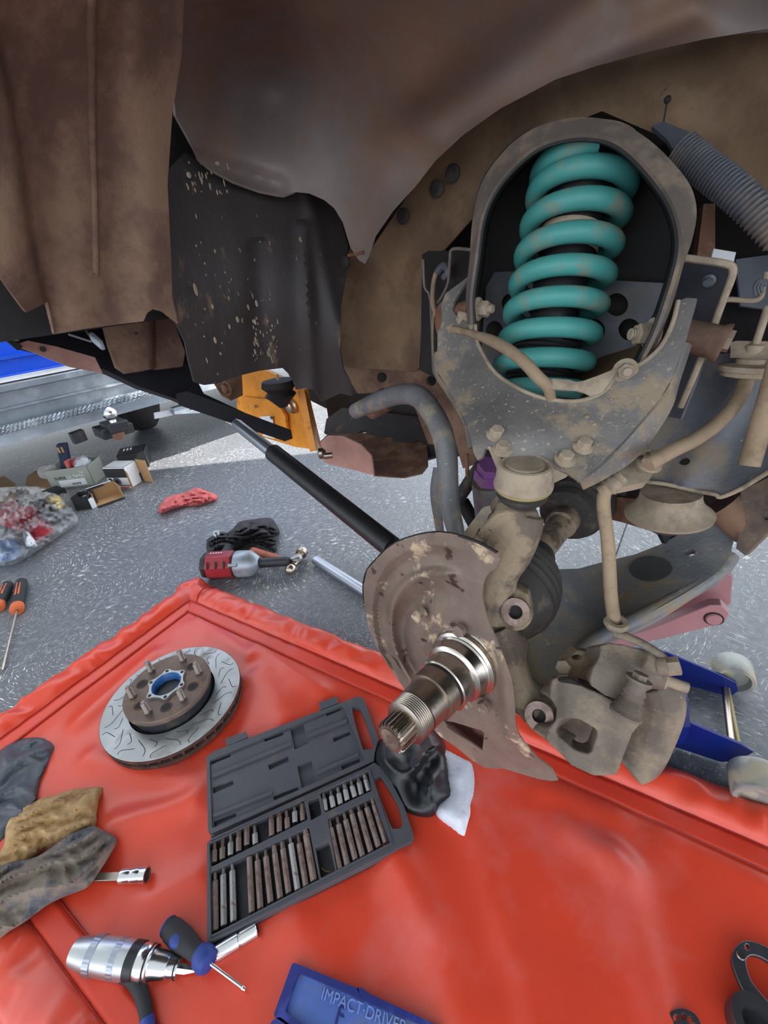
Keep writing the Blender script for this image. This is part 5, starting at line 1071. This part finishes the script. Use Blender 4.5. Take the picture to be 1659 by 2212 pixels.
# ---- socket extension
a, b = F(448, 2072, .013), F(556, 2006, .013); ax_ = b-a; L_ = ax_.length
so_ = E('socket_extension', 'chrome deep socket lying between the blue screwdriver and the bit case', 'socket', F(500, 2040, .005))
fin('sleeve', G().lathe(a, ax_, [(0, .008), (.002, .0108), (.010, .0108), (.0115, .0095), (.013, .0095), (.014, .0108), (L_*.62, .0108), (L_*.63, .0092), (L_*.66, .0092), (L_*.67, .0104), (L_-.001, .0104), (L_, .0095)], 32), 'chrome', so_)
fin('square_mouth', G().lathe(a, ax_, [(L_-.008, .0062), (L_+.0006, .0062)], 4), 'dark', so_)
# ---- pliers handle
pl = E('pliers', 'black plastic-gripped pliers handle with blue tip below the impact driver', 'pliers', F(295, 2165, .005))
fin('grip', G().tube([F(265, 2110, .018), F(282, 2114, .018), F(300, 2135, .016), (F(312, 2170, .015)), F(318, 2205, .014)], [.0075, .0088, .0092, .0088, .0082], 14, 5), 'grip', pl)
fin('handle_tip', G().tube([F(318, 2200, .014), F(322, 2240, .013), F(325, 2300, .013)], .0088, 14, 2), 'gripblue', pl)
# ---- blue plastic case
bc = E('plastic_bit_box', 'open blue plastic box with raised lettering at the bottom edge', 'tool case', F(760, 2180, .004))
bz = .023
bo_ = rect_r([F(632, 2078, bz), F(772, 2135, bz), F(780, 2132, bz), F(798, 2146, bz), F(960, 2222, bz), F(900, 2400, bz), F(590, 2195, bz)], .004)
bi_ = rect_r([F(645, 2100, bz), F(930, 2222, bz), F(880, 2370, bz), F(615, 2185, bz)], .004)
box_ = fin('lid', G().slab(bo_, [bi_], (0, 0, -.013), step=.05), 'bluecase', bc, bevel=.001)
fin('lid_floor', G().slab(dz(bi_, -.006), [], (0, 0, -.004), step=.01), 'bluecase2', bc)
bot = rect_r([F(604, 2196, bz), F(700, 2270, bz), F(690, 2330, bz), F(570, 2260, bz), F(586, 2205, bz)], .003)
boti = rect_r([F(608, 2208, bz), F(690, 2275, bz), F(685, 2315, bz), F(582, 2250, bz)], .003)
fin('bottom_tray', G().slab(bot, [boti], (0, 0, -.013), step=.05), 'bluecase', bc)
ta, tb = F(694, 2152, bz-.006), F(862, 2222, bz-.006)
text('lettering', 'IMPACT·DRIVER', .0165, F(692, 2158, bz-.006), tb-ta, UP.cross(tb-ta), 'bletter', bc, .0016)
text('lettering', 'F', .026, F(720, 2212, bz-.006), tb-ta, UP.cross(tb-ta), 'bluecase', bc, .0014)
# ---- ring spanners at the lower right
ZS = .012
def ringtool(cx, cy, pts_o, pts_i, name, label, holes=(), thk=.005):
    g = G(); hs = [[F(x, y, ZS) for x, y in pts_i]] if pts_i else []
    hs += [[F(x, y, ZS) for x, y in h] for h in holes]
    return fin(name, g.slab([F(x, y, ZS) for x, y in pts_o], hs, (0, 0, thk), step=.05), 'steel_dark2', label=label, cat='tool part', bevel=.0012)
MT['steel_dark2'] = mat('blackened_steel', c(112, 112, 118), .34, .85, bump=.1, var=.3, bs=120)
pls = E('lock_ring_pliers', 'blackened steel loop handle with drilled end at the right edge', 'pliers', F(1640, 2110, .004))
o_ = closed([(1577, 2080), (1582, 2055), (1596, 2040), (1615, 2036), (1645, 2046), (1700, 2080), (1740, 2140), (1730, 2210), (1690, 2240), (1660, 2215), (1640, 2190), (1612, 2160), (1592, 2125)], 4)
i_ = closed([(1608, 2085), (1612, 2072), (1625, 2068), (1650, 2078), (1690, 2110), (1710, 2150), (1700, 2190), (1670, 2180), (1640, 2150), (1618, 2120)], 4)
fin('loop', G().slab([F(*p, ZS) for p in o_], [[F(*p, ZS) for p in i_], [F(*p, ZS) for p in hl(1610, 2050, 4, 6)]], (0, 0, .008), step=.05), 'steel_dark2', pls, bevel=.002)
fin('pivot', G().lathe(F(1600, 2064, ZS+.008), UP, [(0, .005), (.002, .004)], 20), 'chrome', pls)
lr = E('lock_ring', 'dark drilled steel ring cut off by the bottom edge, left of the loop handle', 'ring', F(1465, 2200, .004))
fin('ring', G().slab([F(*p, ZS) for p in hl(1470, 2222, 43, 42)], [[F(*p, ZS) for p in hl(1470, 2228, 14, 14)]]+[[F(*p, ZS) for p in hl(1470+math.cos(a)*27, 2224+math.sin(a)*26, 6, 8)] for a in [-2.6, -2.0, -1.4, -.8, -.2, .4, 2.4]], (0, 0, .004), step=.05), 'steel_dark2', lr, bevel=.0006)
lr = E('hub_socket', 'dark round hub socket at the bottom right corner', 'socket', F(1625, 2215, .004))
fin('body', G().lathe(F(1625, 2222, .004), UP, [(0, .028), (.02, .028), (.024, .026), (.024, .016), (.01, .014)], 30), 'steel_dark2', lr)

# ================================================================ THINGS ON THE FLOOR
# screwdrivers at the left
for nm, (p1, p2, p3), lab in (('screwdriver', ((47, 1256), (36, 1318), (5, 1448)), 'long screwdriver with black and orange handle standing out at the left edge'), ('screwdriver', ((18, 1262), (-5, 1312), (-60, 1400)), 'black and orange screwdriver half cut off by the left edge')):
    z = .020; a, b, c_ = F(*p1, z), F(*p2, z), F(*p3, .008); s = E(nm, lab, 'screwdriver', (b.x, b.y, 0)); ax_ = b-a; L_ = ax_.length
    fin('handle', G().lathe(a, ax_, [(0, .012), (.004, .017), (.03, .0185), (L_*.6, .0175), (L_*.85, .018), (L_*.86, .016)], 10), 'grip', s)
    fin('handle_collar', G().lathe(a, ax_, [(L_*.85, .0175), (L_*.92, .0195), (L_*.99, .019), (L_, .012)], 24), 'orangep', s)
    for k in (-1, 1): fin('handle_inlay', G().tube([a.lerp(b, .15)+UP*.0145+ax_.cross(UP).normalized()*.004*k, a.lerp(b, .6)+UP*.0145+ax_.cross(UP).normalized()*.004*k], .0032, 10), 'orangep', s)
    fin('blade', G().tube([b, b.lerp(c_, .93), c_], [.0042, .0042, .0026], 10), 'steel_dark', s)
# steel tube
a, b = F(682, 1210, .0165), F(1222, 1556, .0165)
tb_ = fin('steel_tube', G().lathe(a, b-a, [(0, .013), (0, .0155), (.001, .0165), ((b-a).length, .0165)], 32), 'alu', label='long plain silver tube on the floor running behind the dust shield', cat='tube')
fin('tube_pin', G().lathe(F(1211, 1556, .03), UP, [(-.002, .004), (.004, .004)], 12), 'dark', tb_)
# impact wrench
iw = E('impact_wrench', 'red and silver impact wrench under the black rag', 'impact wrench', F(520, 1245, 0))
a, b = F(444, 1222, .048), F(556, 1216, .048); ax_ = (b-a).normalized(); sd_ = ax_.cross(UP)
def ob(t0, t1, r0, r1, m, nm, seg=8, sq=1): return fin(nm, G().lathe(a, ax_, [(t0, r0*.9), (t0+.006, r0), (t1-.004, r1), (t1, r1*.92)], seg, ref=UP+sd_*.414), m, iw, bevel=.003)
L_ = (b-a).length
ob(-.004, .018, .044, .047, 'black', 'end_cap', 8); ob(.014, .105, .048, .048, 'redp', 'motor_housing', 8)
for k in (0, 1, 2): fin('vent', G().bar(a+ax_*(.03+k*.028)+UP*.036+sd_*.034, a+ax_*(.03+k*.028)+UP*.018+sd_*.046, ax_*.006, UP*.004), 'dark', iw)
ob(.100, .112, .046, .046, 'black', 'gasket_ring', 8)
fin('hammer_case', G().lathe(a, ax_, [(.110, .043), (.114, .045), (.160, .044), (.178, .030), (.188, .022), (.190, .018)], 36), 'galv', iw)
fin('anvil_sleeve', G().lathe(a, ax_, [(.190, .016), (.196, .019), (.200, .016), (.205, .0165), (.285, .0165), (.288, .014)], 28), 'beamdark', iw)
fin('case_screw', G().tube([a+ax_*.100+sd_*.038+UP*.022, a+ax_*.128+sd_*.038+UP*.022], .006, 10), 'galv', iw)
for k in range(5): fin('print_mark', G().box(a+ax_*(.03+k*.009)+UP*.0472-sd_*.004, ax_*.005, sd_*.004, UP*.0008), 'white', iw)
fin('grip', G().tube([a+ax_*.05-sd_*.03, a+ax_*.03-sd_*.13-UP*.02], .020, 14), 'grip', iw)
# ball pein hammer
hm = E('ball_pein_hammer', 'ball pein hammer with orange-brown wooden handle beside the impact wrench', 'hammer', F(640, 1225, 0))
h0, h1_, h2 = F(545, 1190, .03), F(625, 1215, .03), F(640, 1212, .03)
fin('handle', G().tube([h0, h0.lerp(h1_, .6), h1_], [.016, .015, .012], 16, 3, squash=(UP, .8)), mat('hammer_wood', c(186, 96, 62), .5, 0, c(120, 80, 60), .4, 8), hm)
hp, hf = F(628, 1230, .026), F(656, 1188, .030); 
fin('head', G().tube([hp.lerp(hf, .18), hp.lerp(hf, .32), hp.lerp(hf, .5), hp.lerp(hf, .68), hp.lerp(hf, .74)], [.012, .013, .019, .013, .013], 18, 3), 'steel_dark', hm)
fin('pein', G().ball(hp, .0195, 20), 'steel_dark', hm)
fin('striking_face', G().lathe(hp.lerp(hf, .74), hf-hp, [(0, .013), (.003, .0195), (.016, .021), (.022, .0195)], 28), 'steel_dark', hm)
fin('eye_top', G().ball(h2+UP*.012, .017, 16, (1.3, 1, .5)), 'bit2', hm)
# black rag over the wrench
rag('black_rag', [(447, 1165), (460, 1158), (462, 1148), (490, 1150), (505, 1140), (518, 1126), (545, 1122), (575, 1118), (590, 1122), (600, 1138), (604, 1150), (596, 1158), (598, 1185), (590, 1190), (560, 1176), (540, 1172), (520, 1182), (500, 1190), (470, 1190), (448, 1196)], .085, 'ragblack', 'black cotton rag bundled over the handle of the impact wrench', 'rag', 16, 61, step=4, edge=26, dirn=(.9, .2), smooth=2)
fin('hook_ring', G().ring(F(468, 1152, .045), (0, -1, .4), [(0, .013), (.006, .013), (.006, .005), (0, .005)], 18), 'galv', iw)
rag('red_rag', [(341, 1106), (345, 1092), (356, 1078), (372, 1070), (392, 1066), (412, 1058), (425, 1053), (440, 1058), (462, 1066), (470, 1072), (466, 1080), (445, 1086), (425, 1092), (400, 1092), (372, 1100), (352, 1108)], .05, 'ragred', 'crumpled faded red rag lying alone on the grey floor', 'rag', 22, 71, step=4, edge=14, dirn=(.9, .3), smooth=2)
# ---- cartons
def dirs(a, b): d = (b-a); d.z = 0; d.normalize(); return d, Vector((-d.y, d.x, 0))
def carton(label, A, Bp, depth, height, faces, group=None, tilt=0, name='cardboard_box', open_top=True, flaps=()):
    """open carton: base front edge A->Bp on the floor (3D), real wall thickness"""
    L_ = (Bp-A).length; d, n_ = dirs(A, Bp)
    if n_.y < 0: n_ = -n_
    o = E(name, label, 'box', A.lerp(Bp, .5)+n_*depth/2, group); t = .003; H_ = UP*height
    faces[0] and fin('front_panel', G().box(A, d*L_, n_*t, H_), faces[0], o); fin('back_panel', G().box(A+n_*depth, d*L_, -n_*t, H_), faces[2], o)
    fin('side_panel', G().box(A, d*t, n_*depth, H_), faces[1], o); fin('side_panel', G().box(Bp-d*t, d*t, n_*depth, H_), faces[1], o)
    fin('base_panel', G().box(A, d*L_, n_*depth, UP*t), 'card', o)
    if not open_top: fin('top_panel', G().box(A+H_, d*L_, n_*depth, -UP*t), faces[3] if len(faces) > 3 else faces[0], o)
    return o, d, n_, L_
# grey-green parts box
A, B2 = F(115, 1060, 0), F(206, 1048, 0)
o, d, n_, L_ = carton('grey-green open carton stuffed with packets, white parts label on its front', A, B2, .15, .112, ['cardgrey', 'cardgrey', 'cardgrey'])
fo = -n_*.0008
fin('parts_label', G().box(A+d*L_*.22+UP*.012+fo, d*L_*.62, n_*.0006, UP*.038), 'white', o)
for k in range(9): fin('barcode', G().box(A+d*L_*(.50+k*.025)+UP*.018+fo*2, d*.0018*(1+k % 2), n_*.0004, UP*.012), 'cardblack', o)
text('lettering', 'SUPER', .021, A+d*L_*.16+UP*.056+fo*1.5, d, UP, 'beamdark', o, .0003); text('lettering', 'ULTIMA', .026, A+d*L_*.44+UP*.056+fo*1.5, d, UP, 'white', o, .0003)
text('lettering', 'Gen', .016, A+d*L_*.76+UP*.079+fo*1.5, d, UP, 'white', o, .0003)
bx = A+n_*.07+d*L_*.5
def packet(name, lab, cat, o, X, Y, Z, m, bev=.006): return fin(name, G().box(Vector(o)-Vector(X)/2-Vector(Y)/2, X, Y, Z), m, label=lab, cat=cat, bevel=bev)
pk_ = packet('navy_packet', 'tall navy packet standing in the grey-green carton', 'packet', bx-d*.05+UP*.02, d*.05, n_*.03, UP*.21+d*.05, 'navy')
fin('packet_print', G().box(bx-d*.026+UP*.185-n_*.018, d*.012, n_*.001, UP*.03), 'card', pk_); fin('packet_print', G().box(bx-d*.006+UP*.185-n_*.018, d*.010, n_*.001, UP*.03), 'card', pk_)
packet('red_packet', 'pink-red packet in the middle of the grey-green carton', 'packet', bx-d*.0+UP*.02-n_*.02, d*.018, n_*.05, UP*.125, 'ragred')
packet('red_box', 'dark red narrow box with pale lettering in the grey-green carton', 'packet', bx+d*.03+UP*.02-n_*.01, d*.022, n_*.05, UP*.12, 'redp')
def bagblob(name, outline, hz, m, label, cat, seed, z0):
    return rag(name, outline, hz, m, label, cat, 26, seed, z0=z0, step=4, edge=10, smooth=3)
MT['clearp'] = None
def clear(name, tint=(1, 1, 1, 1), alpha=.35, rough=.12):
    m = bpy.data.materials.new(name); m.use_nodes = True; nt = m.node_tree; b = nt.nodes['Principled BSDF']
    b.inputs['Base Color'].default_value = tint; b.inputs['Roughness'].default_value = rough; b.inputs['Alpha'].default_value = alpha
    b.inputs['Specular IOR Level'].default_value = .8
    tc = nt.nodes.new('ShaderNodeTexCoord'); n = nt.nodes.new('ShaderNodeTexNoise'); n.inputs['Scale'].default_value = 22; n.inputs['Detail'].default_value = 4
    nt.links.new(tc.outputs['Object'], n.inputs['Vector']); bp = nt.nodes.new('ShaderNodeBump'); bp.inputs['Strength'].default_value = .6; bp.inputs['Distance'].default_value = .01
    nt.links.new(n.outputs['Fac'], bp.inputs['Height']); nt.links.new(bp.outputs[0], b.inputs['Normal']); return m
MT['clearp'] = clear('clear_plastic', c(225, 228, 232), .26)
g = G().ball(bx+d*.055+UP*.10, .05, 20, (1, .9, .9))
for v in g.bm.verts: v.co += (v.co-(bx+d*.055+UP*.10)).normalized()*(noise.noise(v.co*40)*.014)
fin('plastic_bag', g, MT['clearp'], label='crumpled clear bag bulging out of the right of the grey-green carton', cat='bag', sharp=.5)
g = G().ball(bx+d*.055+UP*.10, .035, 14)
for v in g.bm.verts: v.co += (v.co-(bx+d*.055+UP*.10)).normalized()*(noise.noise(v.co*50)*.02)
fin('plastic_wrap', g, 'paper', label='white wrapping inside the clear bag in the grey-green carton', cat='wrapping', sharp=.5)
g = G().ball(A+n_*.05-d*.01+UP*.09, .045, 18, (1.2, 1, .8))
for v in g.bm.verts: v.co += (v.co-A).normalized()*(noise.noise(v.co*40)*.014)
fin('plastic_bag', g, MT['clearp'], label='clear bag hanging over the left side of the grey-green carton', cat='bag', sharp=.5)
# brown sheets of cardboard left
fin('cardboard_sheet', G().slab([F(x, y, z) for x, y, z in ((50, 1086, 0), (128, 1052, 0), (140, 1018, .05), (90, 1010, .06), (55, 1042, .03))][:1]+[F(128, 1054, 0), F(150, 1030, 0), F(100, 1005, 0), F(60, 1030, 0)], [], (0, 0, .006), step=.3), 'card', label='torn brown cardboard flap left of the grey-green carton', cat='cardboard')
fin('cardboard_sheet', G().slab([F(-60, 1110, .0), F(40, 1080, .0), F(32, 1045, .0), F(10, 1030, .0), F(-60, 1050, .0)], [], (0, 0, .006), step=.3), 'card', label='brown cardboard lying at the far left edge behind the plastic bag', cat='cardboard')
A, B2 = F(62, 1110, 0), F(150, 1075, 0)
carton('low black carton between the plastic bag and the grey-green carton', A, B2, .10, .05, ['cardblack', 'cardblack', 'cardblack', 'cardblack'], open_top=False)
# green and black box
A, B2 = F(166, 1104, 0), F(182, 1090, 0)
o, d, n_, L_ = carton('small black and green box leaning in front of the grey-green carton', A, B2, .07, .07, ['cardblack', 'cardblack', 'cardblack'], open_top=True)
fin('print_band', G().box(A+d*L_*.1+UP*.004-n_*.001, d*L_*.3, n_*.0008, UP*.02), 'green', o); fin('print_band', G().box(A+d*L_*.45+UP*.02-n_*.001, d*L_*.35, n_*.0008, UP*.045), 'white', o); fin('print_band', G().box(A+d*L_*.2+UP*.06-n_*.001, d*L_*.2, n_*.0008, UP*.012), 'redp', o)
# small open box with brown inside
A, B2 = F(210, 1095, 0), F(268, 1074, 0)
o, d, n_, L_ = carton('small white and black box opened towards the viewer, brown inside', A, B2, .10, .065, [None, 'card', 'card'])
fin('flap', G().box(A, d*L_, -n_*.028, UP*.003), 'cardblack', o); fin('flap', G().box(A+n_*.11+UP*.065, d*L_*.9, -n_*.035+UP*.01, UP*.003), 'white', o)
fin('flap', G().box(A, -d*.03, n_*.07, UP*.05), 'white', o); fin('print_band', G().box(A+n_*.06+UP*.068, d*L_*.6, n_*.05, UP*.002), 'cardblack', o)
# bearing kit boxes
A, B2 = F(240, 1055, 0), F(285, 1055, 0)
o, d, n_, L_ = carton('white box printed with a round bearing, brown flap open on its right', A, B2, .09, .12, ['white', 'white', 'card', 'white'], open_top=False)
fin('print_band', G().box(A+UP*.062-n_*.001, d*L_, n_*.0008, UP*.05), 'cardblack', o); fin('print_band', G().box(A+UP*.016-n_*.001, d*L_, n_*.0008, UP*.004), 'cardblack', o); fin('print_band', G().box(A+UP*.002-n_*.001+d*L_*.5, d*L_*.4, n_*.0008, UP*.008), 'ragred', o)
q = A+d*L_*.45+UP*.04-n_*.001; fin('printed_bearing', G().ring(q, -n_, [(0, .024), (.0006, .024), (.0006, .011), (0, .011)], 26), 'alu', o); fin('printed_bearing_bore', G().lathe(q, -n_, [(0, .0112), (.0005, .0112)], 20), 'cardblack', o)
fin('printed_bearing_rim', G().ring(q, -n_, [(0, .0175), (.0009, .0175), (.0009, .015), (0, .015)], 26), 'cardblack', o)
for k in range(3): fin('print_stripe', G().box(A+d*L_*(.05+k*.05)+UP*.058-n_*.001, d*.006, n_*.0008, -UP*.03+d*.02), 'cardblack', o)
fin('flap', G().box(B2+UP*.01, d*.03-n_*.02, UP*.09, n_*.002), 'card', o)
fin('flap', G().box(B2+n_*.09, d*.075+n_*-.02, UP*.125, n_*.003), 'card', o)
A, B2 = F(250, 1030, 0), F(308, 1018, 0)
o, d, n_, L_ = carton('flat black box behind the box with the printed bearing', A+n_*.06, B2+n_*.06, .14, .10, ['cardblack', 'cardblack', 'cardblack', 'cardblack'], open_top=False)
for k in range(3): fin('print_stripe', G().box(A+n_*(.12)+d*(L_*.4+k*.018)+UP*.101, d*.008, n_*.04, UP*.001), 'white', o)
A, B2 = F(296, 1045, 0), F(324, 1034, 0)
carton('small navy box half hidden behind the open brown flap', A, B2, .10, .05, ['navy', 'navy', 'navy', 'navy'], open_top=False)
# ---- big clear bag with rubbish
BO = [(-60, 1215), (-60, 1060), (0, 1052), (45, 1050), (90, 1051), (120, 1058), (150, 1066), (158, 1095), (169, 1125), (150, 1142), (120, 1163), (80, 1190), (45, 1212), (22, 1220), (-20, 1222)]
def bag_h(seed): return seed
rag('plastic_bag', BO, .16, MT['clearp'], 'large clear plastic bag full of red and white packaging at the left edge', 'bag', 7, 83, step=6, edge=70, th=.0006)
rag('red_bundle', [(0, 1130), (5, 1095), (30, 1080), (55, 1078), (80, 1095), (92, 1120), (118, 1140), (108, 1158), (75, 1178), (60, 1170), (50, 1150), (25, 1142)], .10, mat('red_cloth', c(196, 60, 72), .7, var=.2, bump=.2), 'bright red bundle inside the large clear bag', 'bundle', 12, 85, z0=.012, step=5, edge=40, soft=True)
rag('white_packaging', [(50, 1150), (60, 1144), (72, 1160), (80, 1178), (66, 1182), (54, 1178)], .105, 'white', 'white scrap on the red bundle inside the clear bag', 'packaging', 20, 87, z0=.035, step=4, edge=12, soft=True)
rag('blue_packaging', [(-20, 1185), (20, 1165), (50, 1180), (52, 1195), (25, 1210), (-20, 1212)], .06, mat('paleblue', c(120, 160, 214), .6, var=.3), 'pale blue film at the near end of the clear bag', 'packaging', 20, 88, z0=.012, step=5, edge=20, soft=True)
rag('yellow_packaging', [(85, 1068), (110, 1062), (135, 1075), (140, 1095), (125, 1108), (108, 1095)], .10, mat('cream', c(224, 204, 150), .7, var=.2), 'cream coloured packaging at the right end of the clear bag', 'packaging', 20, 89, z0=.012, step=5, edge=18, soft=True)
rag('dark_packaging', [(55, 1072), (80, 1066), (98, 1085), (115, 1110), (118, 1132), (100, 1118), (80, 1090)], .10, 'beamdark', 'dark grey film beside the red bundle in the clear bag', 'packaging', 20, 90, z0=.012, step=5, edge=20, soft=True)
